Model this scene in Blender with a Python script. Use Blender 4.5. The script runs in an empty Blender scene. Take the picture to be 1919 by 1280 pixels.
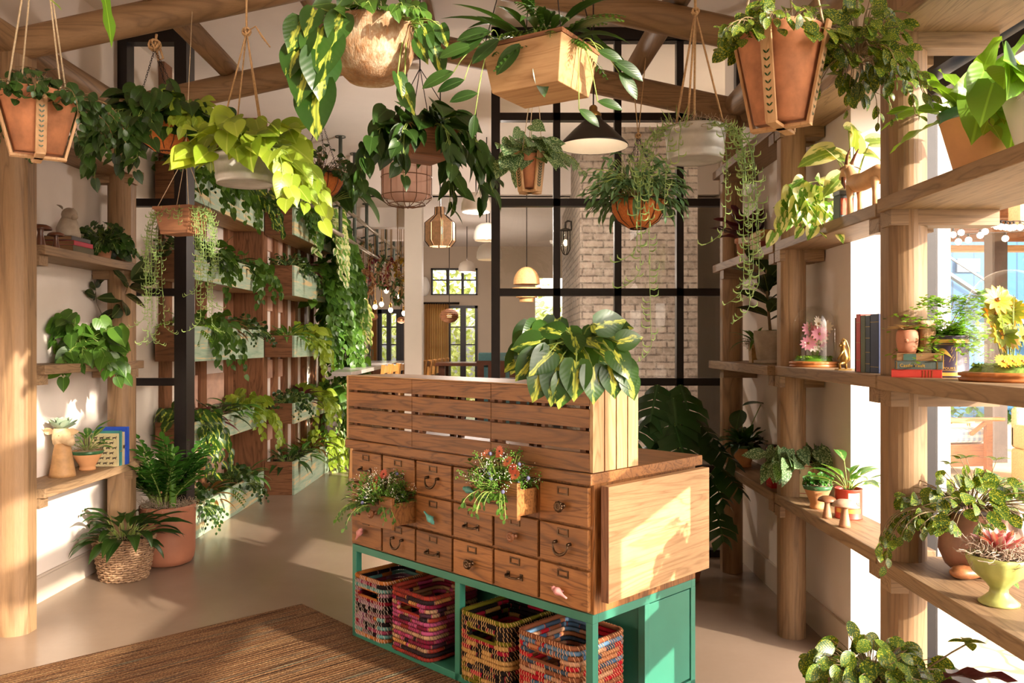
import bpy, math, random
from mathutils import Vector, Matrix
from math import sin, cos, pi, radians as R_, sqrt
S = bpy.context.scene
C = S.collection
# ---------------------------------------------------------------- camera, light, exposure
F = 1550.0
cam_d = bpy.data.cameras.new('camera'); cam = bpy.data.objects.new('camera', cam_d); C.objects.link(cam)
cam.location = (0, 0, 1.6); cam.rotation_euler = (pi/2, 0, 0)
cam_d.sensor_width = 36; cam_d.lens = 36*F/1919; cam_d.shift_y = 3/1919
cam_d.clip_start = .05; cam_d.clip_end = 300
S.camera = cam
S.view_settings.view_transform = 'Standard'; S.view_settings.look = 'None'
S.view_settings.gamma = 1; S.view_settings.use_curve_mapping = False
S.view_settings.exposure = 0.34
W_ = bpy.data.worlds.new('world'); S.world = W_; W_.use_nodes = True
wn = W_.node_tree; wn.nodes.clear()
sky = wn.nodes.new('ShaderNodeTexSky'); sky.sky_type = 'NISHITA'; sky.sun_disc = False
sky.sun_elevation = R_(26); sky.sun_rotation = R_(130); sky.dust_density = 3; sky.air_density = 1
hs = wn.nodes.new('ShaderNodeHueSaturation'); hs.inputs['Saturation'].default_value = .35; hs.inputs['Value'].default_value = 1
mx = wn.nodes.new('ShaderNodeMix'); mx.data_type = 'RGBA'; mx.blend_type = 'MULTIPLY'; mx.inputs[0].default_value = 1
mx.inputs[7].default_value = (1.0, .915, .90, 1)
bg = wn.nodes.new('ShaderNodeBackground'); bg.inputs[1].default_value = .7
wo = wn.nodes.new('ShaderNodeOutputWorld')
wn.links.new(sky.outputs[0], hs.inputs['Color']); wn.links.new(hs.outputs[0], mx.inputs[6])
wn.links.new(mx.outputs[2], bg.inputs[0]); wn.links.new(bg.outputs[0], wo.inputs[0])
sun_d = bpy.data.lights.new('sun', 'SUN'); sun = bpy.data.objects.new('sun', sun_d); C.objects.link(sun)
sun_d.energy = 9.2; sun_d.angle = R_(.7); sun_d.color = (1, .89, .75)
SUN = Vector((-.78, .62, -.335)).normalized()
sun.rotation_euler = SUN.to_track_quat('-Z', 'Y').to_euler(); sun.location = (8, -6, 6)
try:
    S.cycles.max_bounces = 8; S.cycles.diffuse_bounces = 5; S.cycles.glossy_bounces = 3
    S.cycles.transmission_bounces = 4; S.cycles.transparent_max_bounces = 10
    S.cycles.sample_clamp_indirect = 4; S.cycles.caustics_reflective = False; S.cycles.caustics_refractive = False
    S.cycles.use_denoising = True
except Exception: pass

# ---------------------------------------------------------------- helpers
def P(px, py, d): return Vector(((px-959.5)/F*d, d, 1.6+(643-py)/F*d))
def sx(px, x): return x*F/(px-959.5)          # distance of the plane x seen at column px
Z = Vector((0, 0, 1)); X = Vector((1, 0, 0)); Y = Vector((0, 1, 0))
rg = random.Random(7)

class MB:
    def __init__(s): s.v=[]; s.f=[]; s.uv=[]; s.r=[]; s.sm=[]; s.mi=[]; s.cur=0
    def add(s, vs, fs, uvs=None, r=0., smooth=False):
        b = len(s.v); s.v.extend([tuple(v) for v in vs])
        s.uv.extend(uvs if uvs else [(0., 0.)]*len(vs))
        if isinstance(r, list): s.r.extend(r)
        else: s.r.extend([r]*len(vs))
        for f in fs: s.f.append(tuple(b+i for i in f)); s.sm.append(smooth); s.mi.append(s.cur)
    def box(s, a, b, r=0., m=None):
        x0,y0,z0=a; x1,y1,z1=b
        vs=[Vector(c) for c in ((x0,y0,z0),(x1,y0,z0),(x1,y1,z0),(x0,y1,z0),(x0,y0,z1),(x1,y0,z1),(x1,y1,z1),(x0,y1,z1))]
        if m: vs=[m@v for v in vs]
        s.add(vs, [(3,2,1,0),(4,5,6,7),(0,1,5,4),(1,2,6,5),(2,3,7,6),(3,0,4,7)], None, r)
    def taper(s, a, b, z0, z1, m=None, r=0.):      # a = (hx,hy) bottom half sizes, b = top
        vs=[]
        for (hx,hy),z in ((a,z0),(b,z1)):
            vs += [Vector((-hx,-hy,z)),Vector((hx,-hy,z)),Vector((hx,hy,z)),Vector((-hx,hy,z))]
        if m: vs=[m@v for v in vs]
        s.add(vs, [(3,2,1,0),(4,5,6,7),(0,1,5,4),(1,2,6,5),(2,3,7,6),(3,0,4,7)], None, r)
    def bar(s, p, q, w, h=None, up=Z, r=0.):       # rectangular bar from p to q
        p=Vector(p); q=Vector(q); h=h or w; d=(q-p).normalized()
        u=d.cross(up)
        if u.length<1e-4: u=d.cross(X)
        u.normalize(); n=u.cross(d)
        vs=[c+u*a*w/2+n*b*h/2 for c in (p,q) for a,b in ((-1,-1),(1,-1),(1,1),(-1,1))]
        s.add(vs, [(3,2,1,0),(4,5,6,7),(0,1,5,4),(1,2,6,5),(2,3,7,6),(3,0,4,7)], None, r)
    def tube(s, pts, rad, n=6, r=0., caps=True, smooth=True):
        pts=[Vector(p) for p in pts]; m=len(pts)
        if m<2: return
        rads = rad if isinstance(rad,(list,tuple)) else [rad]*m
        t=(pts[1]-pts[0]).normalized(); u=t.cross(Z)
        if u.length<1e-3: u=t.cross(X)
        u.normalize(); vs=[]; uvs=[]; rr=[]; L=0
        for i,p in enumerate(pts):
            t = (pts[min(i+1,m-1)]-pts[max(i-1,0)])
            if t.length<1e-9: t=Vector((0,0,1))
            t.normalize(); u=(u-t*u.dot(t))
            if u.length<1e-6: u=t.cross(X)
            u.normalize(); w=t.cross(u)
            if i: L+=(p-pts[i-1]).length
            for k in range(n):
                a=2*pi*k/n; vs.append(p+(u*cos(a)+w*sin(a))*rads[i]); uvs.append((k/n,L))
                rr.append(r[i] if isinstance(r,list) else r)
        fs=[(i*n+k, i*n+(k+1)%n, (i+1)*n+(k+1)%n, (i+1)*n+k) for i in range(m-1) for k in range(n)]
        if caps: fs += [tuple(range(n-1,-1,-1)), tuple((m-1)*n+k for k in range(n))]
        s.add(vs, fs, uvs, rr, smooth)
    def lathe(s, prof, c=(0,0,0), n=32, r=0., m=None, wob=None, sxy=(1,1)):
        c=Vector(c); vs=[]; uvs=[]; k=len(prof); L=0
        for i,(ra,z) in enumerate(prof):
            if i: L+=sqrt((ra-prof[i-1][0])**2+(z-prof[i-1][1])**2)
            for j in range(n):
                a=2*pi*j/n; q=ra*(1+(wob(a,z) if wob else 0))
                v=Vector((q*cos(a)*sxy[0], q*sin(a)*sxy[1], z))
                vs.append((m@v if m else v)+c); uvs.append((j/n, L))
        fs=[(i*n+j, i*n+(j+1)%n, (i+1)*n+(j+1)%n, (i+1)*n+j) for i in range(k-1) for j in range(n)]
        s.add(vs, fs, uvs, r, True)
    def ball(s, c, rx, ry=None, rz=None, n=12, m=None, r=0.):
        ry=ry or rx; rz=rz or rx; c=Vector(c); vs=[]; fs=[]; k=n//2
        for i in range(k+1):
            th=pi*i/k
            for j in range(n):
                a=2*pi*j/n; v=Vector((rx*sin(th)*cos(a), ry*sin(th)*sin(a), -rz*cos(th)))
                vs.append((m@v if m else v)+c)
        fs=[(i*n+j,i*n+(j+1)%n,(i+1)*n+(j+1)%n,(i+1)*n+j) for i in range(k) for j in range(n)]
        s.add(vs, fs, None, r, True)
    def build(s, name, mats, parent=None, loc=None, rz=0):
        me=bpy.data.meshes.new(name)
        me.from_pydata(s.v, [], s.f)
        if not isinstance(mats,(list,tuple)): mats=[mats]
        for m in mats: me.materials.append(m)
        me.polygons.foreach_set('use_smooth', s.sm)
        if len(mats)>1: me.polygons.foreach_set('material_index', s.mi)
        ul=me.uv_layers.new(name='UVMap'); li=[0]*len(me.loops); me.loops.foreach_get('vertex_index', li)
        flat=[]
        for i in li: flat.extend(s.uv[i])
        ul.data.foreach_set('uv', flat)
        at=me.attributes.new('rnd','FLOAT','POINT'); at.data.foreach_set('value', [float(x) for x in s.r])
        me.update()
        o=bpy.data.objects.new(name, me); C.objects.link(o)
        if parent: o.parent=parent
        if loc is not None: o.location=loc
        o.rotation_euler.z=rz
        return o

def tag(o, label, cat, group=None, kind=None):
    if label: o['label']=label
    if cat: o['category']=cat
    if group: o['group']=group
    if kind: o['kind']=kind
    return o
def thing(name, label, cat, loc=(0,0,0), rz=0, group=None):
    o=bpy.data.objects.new(name, None); C.objects.link(o); o.empty_display_size=.05
    o.location=loc; o.rotation_euler=(0,0,rz)
    return tag(o, label, cat, group)
def struct(o): o['kind']='structure'; return o
def sbox(name, a, b, mat):
    m=MB(); m.box(a,b); return struct(m.build(name, mat))
def copy_tree(o, parent=None):
    c=o.copy(); C.objects.link(c)
    if parent: c.parent=parent
    for ch in list(o.children): copy_tree(ch, c)
    return c
def bev(o, w=.004, seg=2):
    b=o.modifiers.new('bevel','BEVEL'); b.width=w; b.segments=seg; b.limit_method='ANGLE'; return o

# ---------------------------------------------------------------- materials
MATS={}
def newmat(name):
    m=bpy.data.materials.new(name); m.use_nodes=True; nt=m.node_tree; nt.nodes.clear()
    out=nt.nodes.new('ShaderNodeOutputMaterial'); return m,nt,out
def node(nt, t, ins=None, **props):
    n=nt.nodes.new('ShaderNode'+t)
    for k,v in props.items(): setattr(n,k,v)
    for k,v in (ins or {}).items():
        if isinstance(v, bpy.types.NodeSocket): nt.links.new(v, n.inputs[k])
        else: n.inputs[k].default_value=v
    return n
def rgba(c): return (c[0],c[1],c[2],1)
def hexc(h):
    h=h.lstrip('#'); c=[int(h[i:i+2],16)/255 for i in (0,2,4)]
    return tuple(x/12.92 if x<=.04045 else ((x+.055)/1.055)**2.4 for x in c)
def ramp(nt, fac, stops, interp='LINEAR'):
    n=nt.nodes.new('ShaderNodeValToRGB'); n.color_ramp.interpolation=interp
    e=n.color_ramp.elements
    while len(e)<len(stops): e.new(.5)
    for i,(p,c) in enumerate(stops): e[i].position=p; e[i].color=rgba(c)
    nt.links.new(fac, n.inputs[0]); return n.outputs[0]
def mixc(nt, fac, a, b, mode='MIX'):
    n=nt.nodes.new('ShaderNodeMix'); n.data_type='RGBA'; n.blend_type=mode
    for i,v in ((0,fac),(6,a),(7,b)):
        if isinstance(v, bpy.types.NodeSocket): nt.links.new(v,n.inputs[i])
        else: n.inputs[i].default_value = v if i==0 else rgba(v)
    return n.outputs[2]
def mth(nt, op, a, b=0.):
    n=nt.nodes.new('ShaderNodeMath'); n.operation=op
    for i,v in ((0,a),(1,b)):
        if isinstance(v, bpy.types.NodeSocket): nt.links.new(v,n.inputs[i])
        else: n.inputs[i].default_value=v
    return n.outputs[0]
def objcoord(nt, scale=(1,1,1), rot=(0,0,0), rnd=True):
    tc=node(nt,'TexCoord'); src=tc.outputs['Object']
    if rnd:
        oi=node(nt,'ObjectInfo'); a=mth(nt,'MULTIPLY',oi.outputs['Random'],37.)
        cb=node(nt,'CombineXYZ',{0:a,1:a,2:a}); ad=node(nt,'VectorMath',{0:src,1:cb.outputs[0]},operation='ADD'); src=ad.outputs[0]
    mp=node(nt,'Mapping',{'Vector':src,'Scale':scale,'Rotation':rot}); return mp.outputs[0]
def noise(nt, vec, scale=5, detail=3, rough=.5, dist=0.):
    return node(nt,'TexNoise',{'Vector':vec,'Scale':scale,'Detail':detail,'Roughness':rough,'Distortion':dist})
def finish(nt, out, col, rough=.5, metal=0., bump=None, bs=.3, bd=.01, spec=.5, **kw):
    b=node(nt,'BsdfPrincipled')
    for k,v in (('Base Color',col),('Roughness',rough),('Metallic',metal),('Specular IOR Level',spec)):
        if isinstance(v,bpy.types.NodeSocket): nt.links.new(v,b.inputs[k])
        else: b.inputs[k].default_value = rgba(v) if k=='Base Color' else v
    for k,v in kw.items():
        b.inputs[k].default_value=v
    if bump is not None:
        bn=node(nt,'Bump',{'Height':bump,'Strength':bs,'Distance':bd}); nt.links.new(bn.outputs[0], b.inputs['Normal'])
    nt.links.new(b.outputs[0], out.inputs[0]); return b
def plain(name, c, rough=.6, metal=0., var=.15, scale=8, bs=.15, spec=.5, bd=.004, **kw):
    if name in MATS: return MATS[name]
    if isinstance(c,str): c=hexc(c)
    m,nt,out=newmat(name); v=objcoord(nt); n=noise(nt,v,scale,4,.6)
    d=tuple(x*(1-var) for x in c); e=tuple(min(1,x*(1+var)) for x in c)
    finish(nt,out,ramp(nt,n.outputs[0],[(.3,d),(.7,e)]),rough,metal,n.outputs[0],bs,bd,spec,**kw)
    MATS[name]=m; return m
def wood(name, lt, dk, axis='x', rough=.5, ring=1.0, knots=False, spec=.35):
    if name in MATS: return MATS[name]
    if isinstance(lt,str): lt=hexc(lt)
    if isinstance(dk,str): dk=hexc(dk)
    m,nt,out=newmat(name)
    s={'x':(.09,1,1),'y':(1,.09,1),'z':(1,1,.09)}[axis]
    v=objcoord(nt,s)
    n1=noise(nt,v,7*ring,3,.55,1.2)
    w=mth(nt,'FRACT',mth(nt,'MULTIPLY',n1.outputs[0],9.))
    w2=mth(nt,'ABSOLUTE',mth(nt,'SUBTRACT',w,.5)); w2=mth(nt,'MULTIPLY',w2,2.)
    fine=noise(nt,v,150,2,.7)
    big=noise(nt,v,2.5,2,.5)
    md=tuple((a+b)/2 for a,b in zip(lt,dk))
    base=ramp(nt,big.outputs[0],[(.3,md),(.7,lt)])
    c=mixc(nt, mth(nt,'MULTIPLY',mth(nt,'POWER',w2,3.),.72), base, dk)
    c=mixc(nt, mth(nt,'MULTIPLY',mth(nt,'SUBTRACT',fine.outputs[0],.35),.8), c, dk)
    finish(nt,out,c,rough,0,fine.outputs[0],.25,.002,spec)
    MATS[name]=m; return m
def leafmat(name, c1, c2, mode=None, c3=None, vein=None, rough=.38, tr=.35, scale=4., thr=.5, spec=.5):
    if name in MATS: return MATS[name]
    c1,c2=hexc(c1),hexc(c2); c3=hexc(c3) if c3 else c2; vein=hexc(vein) if vein else tuple(min(1,x*1.5+.02) for x in c2)
    m,nt,out=newmat(name)
    uv=node(nt,'TexCoord').outputs['UV']; at=node(nt,'Attribute',attribute_name='rnd').outputs['Fac']
    sp=node(nt,'SeparateXYZ',{0:uv}); u=mth(nt,'ABSOLUTE',mth(nt,'SUBTRACT',sp.outputs[0],.5))
    a7=mth(nt,'MULTIPLY',at,31.); cb=node(nt,'CombineXYZ',{0:a7,1:a7,2:a7})
    uvs=node(nt,'VectorMath',{0:uv,1:(2.4,.9,1) if mode in ('center','edge') else (1,1,1)},operation='MULTIPLY').outputs[0]
    vv=node(nt,'VectorMath',{0:uvs,1:cb.outputs[0]},operation='ADD').outputs[0]
    n=noise(nt,vv,scale,3,.6)
    base=mixc(nt,at,c1,c2)
    if mode=='center':
        k=mth(nt,'ADD',mth(nt,'MULTIPLY',u,1.6),mth(nt,'MULTIPLY',n.outputs[0],.9))
        f=ramp(nt,k,[(thr+.12,(1,1,1)),(thr+.22,(0,0,0))]); base=mixc(nt,f,base,c3)
    elif mode=='edge':
        k=mth(nt,'ADD',mth(nt,'MULTIPLY',u,1.4),mth(nt,'MULTIPLY',n.outputs[0],.9))
        f=ramp(nt,k,[(thr+.25,(0,0,0)),(thr+.35,(1,1,1))]); base=mixc(nt,f,base,c3)
    elif mode=='spots':
        f=ramp(nt,n.outputs[0],[(thr,(0,0,0)),(thr+.08,(1,1,1))]); base=mixc(nt,f,base,c3)
    ve=ramp(nt,u,[(.012,(1,1,1)),(.04,(0,0,0))]); base=mixc(nt,mth(nt,'MULTIPLY',ve,.6),base,vein)
    b=node(nt,'BsdfPrincipled',{'Base Color':base,'Roughness':rough,'Specular IOR Level':spec})
    wv=mth(nt,'SINE',mth(nt,'ADD',mth(nt,'MULTIPLY',sp.outputs[1],45.),mth(nt,'MULTIPLY',u,-35.)))
    bn=node(nt,'Bump',{'Height':wv,'Strength':.07,'Distance':.002}); nt.links.new(bn.outputs[0],b.inputs['Normal'])
    hs=mixc(nt,1.,base,(1.7,1.6,.65),'MULTIPLY')
    t=node(nt,'BsdfTranslucent',{'Color':hs}); mxs=node(nt,'MixShader',{0:tr,1:b.outputs[0],2:t.outputs[0]})
    nt.links.new(mxs.outputs[0],out.inputs[0]); MATS[name]=m; return m
def glassmat(name, tint=(1,1,1), k=.06, rough=0.):
    if name in MATS: return MATS[name]
    m,nt,out=newmat(name)
    t=node(nt,'BsdfTransparent',{'Color':rgba(tint)}); g=node(nt,'BsdfGlossy',{'Color':(1,1,1,1),'Roughness':rough})
    fr=node(nt,'LayerWeight',{'Blend':.25}); f=mth(nt,'ADD',mth(nt,'MULTIPLY',fr.outputs['Facing'],.35),k)
    f=mth(nt,'MINIMUM',mth(nt,'MULTIPLY',mth(nt,'POWER',fr.outputs['Facing'],3.),.6),1.); f=mth(nt,'ADD',f,k)
    mm=node(nt,'MixShader',{0:f,1:t.outputs[0],2:g.outputs[0]}); nt.links.new(mm.outputs[0],out.inputs[0]); MATS[name]=m; return m
def emit(name, c, s):
    if name in MATS: return MATS[name]
    m,nt,out=newmat(name); e=node(nt,'Emission',{'Color':rgba(c),'Strength':s}); nt.links.new(e.outputs[0],out.inputs[0]); MATS[name]=m; return m

M={}
OAK=('#b07b4c','#6f4424'); OAKR=('#a9825c','#735236'); LOG=('#ae8358','#7d5636')
for ax in 'xyz':
    M['oak_'+ax]=wood('oak_'+ax, '#aa7340', '#4e2f17', ax, .45)
    M['shelf_'+ax]=wood('shelf_'+ax, '#a28463', '#674f38', ax, .55)
    M['log_'+ax]=wood('log_'+ax, '#a5835f', '#6c543b', ax, .55, .6)
    M['pale_'+ax]=wood('pale_'+ax, '#cfa87a', '#9a7148', ax, .5)
    M['brown_'+ax]=wood('brown_'+ax, '#9c6a48', '#54331f', ax, .6)
M['plaster']=plain('plaster','#e6dacf',.85,0,.04,3,.08)
M['ceiling']=plain('ceiling_paint','#efe5dc',.9,0,.03,2,.04)
M['base']=plain('base_paint','#c4b6a6',.55,0,.04,3,.05)
M['steel']=plain('black_steel','#1d1716',.4,.2,.2,20,.05)
M['iron']=plain('dark_iron','#2b2420',.45,.8,.25,30,.1)
M['bronze']=plain('aged_bronze','#5a4634',.32,.9,.35,60,.2)
M['brass']=plain('brass','#a8854a',.3,.9,.15,40,.05)
M['glass']=glassmat('window_glass',(.97,.97,.95),.025)
M['dome']=glassmat('cloche_glass',(.985,.99,.985),.03)
M['terra']=plain('terracotta','#b07550',.8,0,.3,12,.3)
M['terra2']=plain('terracotta_red','#a0664a',.6,0,.12,4,.12)
M['terrap']=plain('terracotta_pale','#d59a66',.75,0,.12,7,.2)
M['greenglaze']=plain('green_glaze','#3d6a42',.25,0,.35,14,.1)
M['soil']=plain('soil','#3a291d',.95,0,.5,60,.8)
M['coir']=plain('coir','#b5672c',.9,0,.25,90,.8)
M['zinc']=plain('galvanised','#b8b6b0',.4,.3,.16,14,.1)
M['rope']=plain('rope','#ae8a5f',.9,0,.25,120,.9)
M['cord']=plain('cotton_cord','#cbb594',.9,0,.2,120,.8)
M['moss']=plain('spanish_moss','#a8957c',.95,0,.35,40,.6)
M['mossg']=plain('green_moss','#7c9a3c',.95,0,.4,50,.9)
M['dkwood']=plain('walnut','#5c3420',.3,0,.3,12,.1)
M['teal']=plain('teal_paint','#337a64',.4,0,.06,5,.05)
M['stem']=plain('stem','#8ba04c',.55,0,.2,20,.1)
M['stemd']=plain('woody_stem','#7a6240',.7,0,.3,30,.3)
M['white']=plain('white_enamel','#ece4d8',.4,0,.04,6,.05)
M['stone']=plain('grey_stone','#a39482',.85,0,.2,16,.5)
M['paper']=plain('paper','#dccbaa',.8,0,.1,60,.2)
# leaves
M['l_dark']=leafmat('leaf_dark','#1c3510','#33521a',tr=.2)
M['l_mid']=leafmat('leaf_mid','#2f5218','#567c2a',tr=.25)
M['l_brasil']=leafmat('leaf_brasil','#264518','#3c6022','center','#c0c850',None,.33,.3,3.2,.39)
M['l_lime']=leafmat('leaf_lime','#6f8a20','#98aa38',vein='#b0bc58',tr=.3)
M['l_silver']=leafmat('leaf_silver','#34542f','#456a3a','spots','#a9bd92',None,.5,.28,16,.5)
M['l_njoy']=leafmat('leaf_cream','#5d8c36','#7aa548','edge','#e4e6b8',None,.35,.4,3.5,.42)
M['l_hoya']=leafmat('leaf_mottled','#2c4a1a','#4a6a24','spots','#b0b038','#55702a',.35,.3,13,.53)
M['l_rubber']=leafmat('leaf_rubber','#26331c','#3b4a26',vein='#7d8450',rough=.25,tr=.1)
M['l_red']=leafmat('leaf_red','#3b1620','#5a2028',vein='#6d3038',tr=.2)
M['l_copper']=leafmat('leaf_copper','#5c3a1c','#7c5a24',vein='#8b6b30',tr=.3)
M['l_fern']=leafmat('leaf_fern','#436640','#5f8052',tr=.2,rough=.5)
M['l_string']=leafmat('leaf_string','#7a9a50','#a4ba74',tr=.25,rough=.4)
M['l_succ']=leafmat('leaf_succulent','#8fa58c','#a9bba0',rough=.6,tr=.08,vein='#a9bba0')
M['l_pink']=leafmat('leaf_rosy','#b98a86','#c9a49a','edge','#cf6f78',None,.5,.15,3,.45)
M['l_bright']=leafmat('leaf_bright','#5f8e24','#8ab43c',tr=.38)
M['l_aglao']=leafmat('leaf_streaked','#3d6e2a','#4f8234','center','#a9be6c',None,.38,.3,9,.36)
M['l_zz']=leafmat('leaf_glossy','#2c5c20','#4a7d2c',rough=.22,tr=.2)
M['l_far']=leafmat('leaf_far','#8a9a5c','#b0b87c',tr=.3)
M['l_monst']=leafmat('leaf_monstera','#1d3a1a','#2c5023',rough=.3,tr=.15)
# ---------------------------------------------------------------- leaves and plants
HEART=[(0,.14,-.13),(.04,.34,-.16),(.15,.48,-.06),(.32,.5,0),(.52,.41,0),(.72,.26,0),(.88,.1,0),(1,0,0)]
OVAL=[(0,.04,0),(.12,.28,0),(.3,.46,0),(.5,.5,0),(.7,.42,0),(.88,.22,0),(1,0,0)]
LANCE=[(0,.05,0),(.15,.3,0),(.35,.5,0),(.6,.4,0),(.82,.2,0),(1,0,0)]
STRAP=[(0,.22,0),(.15,.36,0),(.35,.47,0),(.6,.5,0),(.8,.36,0),(.92,.18,0),(1,0,0)]
SMALL=[(0,.1,0),(.35,.5,0),(.7,.36,0),(1,0,0)]
LUP=Vector((.15,-.9,.75)); FUP=Vector((.1,-1,.35))
def refine(sh,n=13):
    # smooth the outline of a leaf by a spline through its rows
    out=[]; N=len(sh)
    for k in range(n+1):
        t=(k/n)**1.15; i=0
        while i<N-2 and sh[i+1][0]<t: i+=1
        p=[sh[max(i-1,0)],sh[i],sh[i+1],sh[min(i+2,N-1)]]; u=(t-p[1][0])/(p[2][0]-p[1][0])
        f=lambda j: p[1][j]+(p[2][j]-p[1][j])*u+u*(1-u)*((1-u)*((p[2][j]-p[0][j])*.5-(p[2][j]-p[1][j]))-u*((p[3][j]-p[1][j])*.5-(p[2][j]-p[1][j])))
        out.append((t,max(0,f(1)),f(2)))
    out[-1]=(1,0,0); return out
HEART=refine(HEART,12); OVAL=refine(OVAL,9); LANCE=refine(LANCE,8); STRAP=refine(STRAP,12)
def leaf(mb, p, d, L, W, shape=HEART, droop=.6, fold=.25, roll=0., r=None, wave=0., up=Z):
    p=Vector(p); d=Vector(d).normalized(); s=d.cross(up)
    if s.length<.05: s=d.cross(X)
    s.normalize(); n=s.cross(d)
    if roll: m=Matrix.Rotation(roll,3,d); s=m@s; n=m@n
    r=rg.random() if r is None else r
    vs=[];uv=[];c=p.copy();pt=0;cf=cos(fold);sf=sin(fold);ph=rg.random()*6
    for t,w,b in shape[:-1]:
        a=-droop*t; td=d*cos(a)+n*sin(a); nn=n*cos(a)-d*sin(a)
        c=c+td*(t-pt)*L; pt=t; hw=w*W
        wv=nn*(sin(t*14+ph)*wave*L) if wave else Vector((0,0,0))
        vs += [c-s*hw*cf+nn*hw*sf+td*b*L+wv, c, c+s*hw*cf+nn*hw*sf+td*b*L-wv]
        uv += [(.5-w,t),(.5,t),(.5+w,t)]
    a=-droop; td=d*cos(a)+n*sin(a); c=c+td*(1-pt)*L; k=len(shape)-1
    vs.append(c); uv.append((.5,1.))
    fs=[]
    for i in range(k-1):
        b0=3*i; fs += [(b0,b0+1,b0+4,b0+3),(b0+1,b0+2,b0+5,b0+4)]
    b0=3*(k-1); fs += [(b0,b0+1,b0+3),(b0+1,b0+2,b0+3)]
    mb.add(vs,fs,uv,r,True); return c
def rdir(a, el): return Vector((cos(a)*cos(el), sin(a)*cos(el), sin(el)))
def curve3(p,q,h,n=4):
    p=Vector(p);q=Vector(q);m=(p+q)/2+Z*h
    return [p*(1-t)**2+m*2*t*(1-t)+q*t*t for t in [i/n for i in range(n+1)]]
def bush(ml, ms, c, n, R, H, L, W, shape=HEART, dr=(.5,1.2), low=-.3, fold=.25, az=(0,2*pi), pet=.0018, sq=1., wave=0.):
    c=Vector(c)
    for i in range(n):
        a=rg.uniform(*az); f=rg.random()**.55; e=rg.random()
        q=c+Vector((cos(a)*R*f, sin(a)*R*f*sq, H*(low*f+(1-low*f)*e*(1.15-f*.6))))
        b=c+Vector((cos(a)*R*f*.25, sin(a)*R*f*.25*sq, 0))
        if ms is not None: ms.tube(curve3(b,q,H*.25,3),pet,3)
        k=rg.uniform(.7,1.2); aa=a+rg.uniform(-.6,.6); dd=rdir(aa,0)*.75+Vector((.12,-.6,0)); dd.z=-rg.uniform(-.15,1.5)
        leaf(ml,q,dd,L*k,W*k*1.08,shape,rg.uniform(*dr)*.45,fold*.8,rg.uniform(-.7,.7),wave=wave,up=LUP)
def vines(ml, ms, c, R, n, ln, step, L, W, shape=HEART, az=(0,2*pi), fall=.9, out=.06, sq=1., rad=.0016, z0=0., azs=None, curl=.03):
    c=Vector(c)
    for i in range(n):
        a=azs[i%len(azs)] if azs else rg.uniform(*az); l=rg.uniform(*ln)
        p=c+Vector((cos(a)*R,sin(a)*R*sq,z0)); d=rdir(a,.35); pts=[p.copy()]; k=0; run=0.
        w=rg.uniform(-1,1)
        while run<l:
            d=(d+Vector((0,0,-1))*fall*step*14*.5+rdir(rg.uniform(0,6.28),0)*curl*4*.3); 
            if run>out: d=Vector((d.x*.8,d.y*.8,d.z))
            d.normalize(); p=p+d*step; pts.append(p.copy()); run+=step; k+=1
            sd=Vector((-sin(a),cos(a),0))*(1 if k%2 else -1)
            ld=(sd*rg.uniform(.2,.8)+Vector((cos(a),sin(a),0))*rg.uniform(.1,.6)+Vector((.1,-.35,0))+Z*rg.uniform(-1.9,-.5)).normalized()
            s=rg.uniform(.65,1.1)*(1-.35*run/l)
            b=p+ld*L*.25; 
            ms.tube([p,b],rad*.8,3,caps=False)
            leaf(ml,b,ld,L*s,W*s,shape,rg.uniform(.1,.6),.22,rg.uniform(-.5,.5),up=LUP)
        ms.tube(pts,rad,4)
def rosette(ml, ms, c, n, L, W, shape=LANCE, el=(.2,1.3), dr=(.4,1.3), stalk=0., fold=.3, wave=0., jit=.01, lo=.7):
    c=Vector(c)
    for i in range(n):
        a=i*2.4+rg.uniform(-.3,.3); e=el[0]+(el[1]-el[0])*(i+.5)/n+rg.uniform(-.1,.1); d=rdir(a,e)
        p=c+Vector((cos(a)*jit,sin(a)*jit,0)); k=rg.uniform(lo,1.05)
        if stalk:
            q=p+d*stalk*k*rg.uniform(.6,1.1); q.z-=stalk*.05
            if ms is not None: ms.tube(curve3(p,q,stalk*.12,3),.0025,4)
            p=q; d=rdir(a,e*.6)
        leaf(ml,p,d,L*k,W*k,shape,rg.uniform(*dr),fold,rg.uniform(-.2,.2),wave=wave)
def fern(ml, ms, c, n, L, pin, pw, el=(.1,1.3), dr=1.6, npin=14):
    c=Vector(c)
    for i in range(n):
        a=i*2.4+rg.uniform(-.4,.4); e=el[0]+(el[1]-el[0])*rg.random(); l=L*rg.uniform(.6,1.1)
        d=rdir(a,e); p=c.copy(); pts=[p.copy()]; s=Vector((-sin(a),cos(a),0)); r=rg.random()
        for k in range(npin):
            d=(d+Vector((0,0,-1))*dr/npin).normalized(); p=p+d*l/npin; pts.append(p.copy())
            t=(k+1)/npin; w=pin*(sin(pi*min(1,t*.85+.12)))**.8
            if t>.15:
                for sg in (-1,1):
                    leaf(ml,p,(s*sg+d*.5-Z*.15),w*rg.uniform(.8,1.1),pw,SMALL,.4,.1,0,r)
        if ms is not None: ms.tube(pts,.0015,3)
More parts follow.
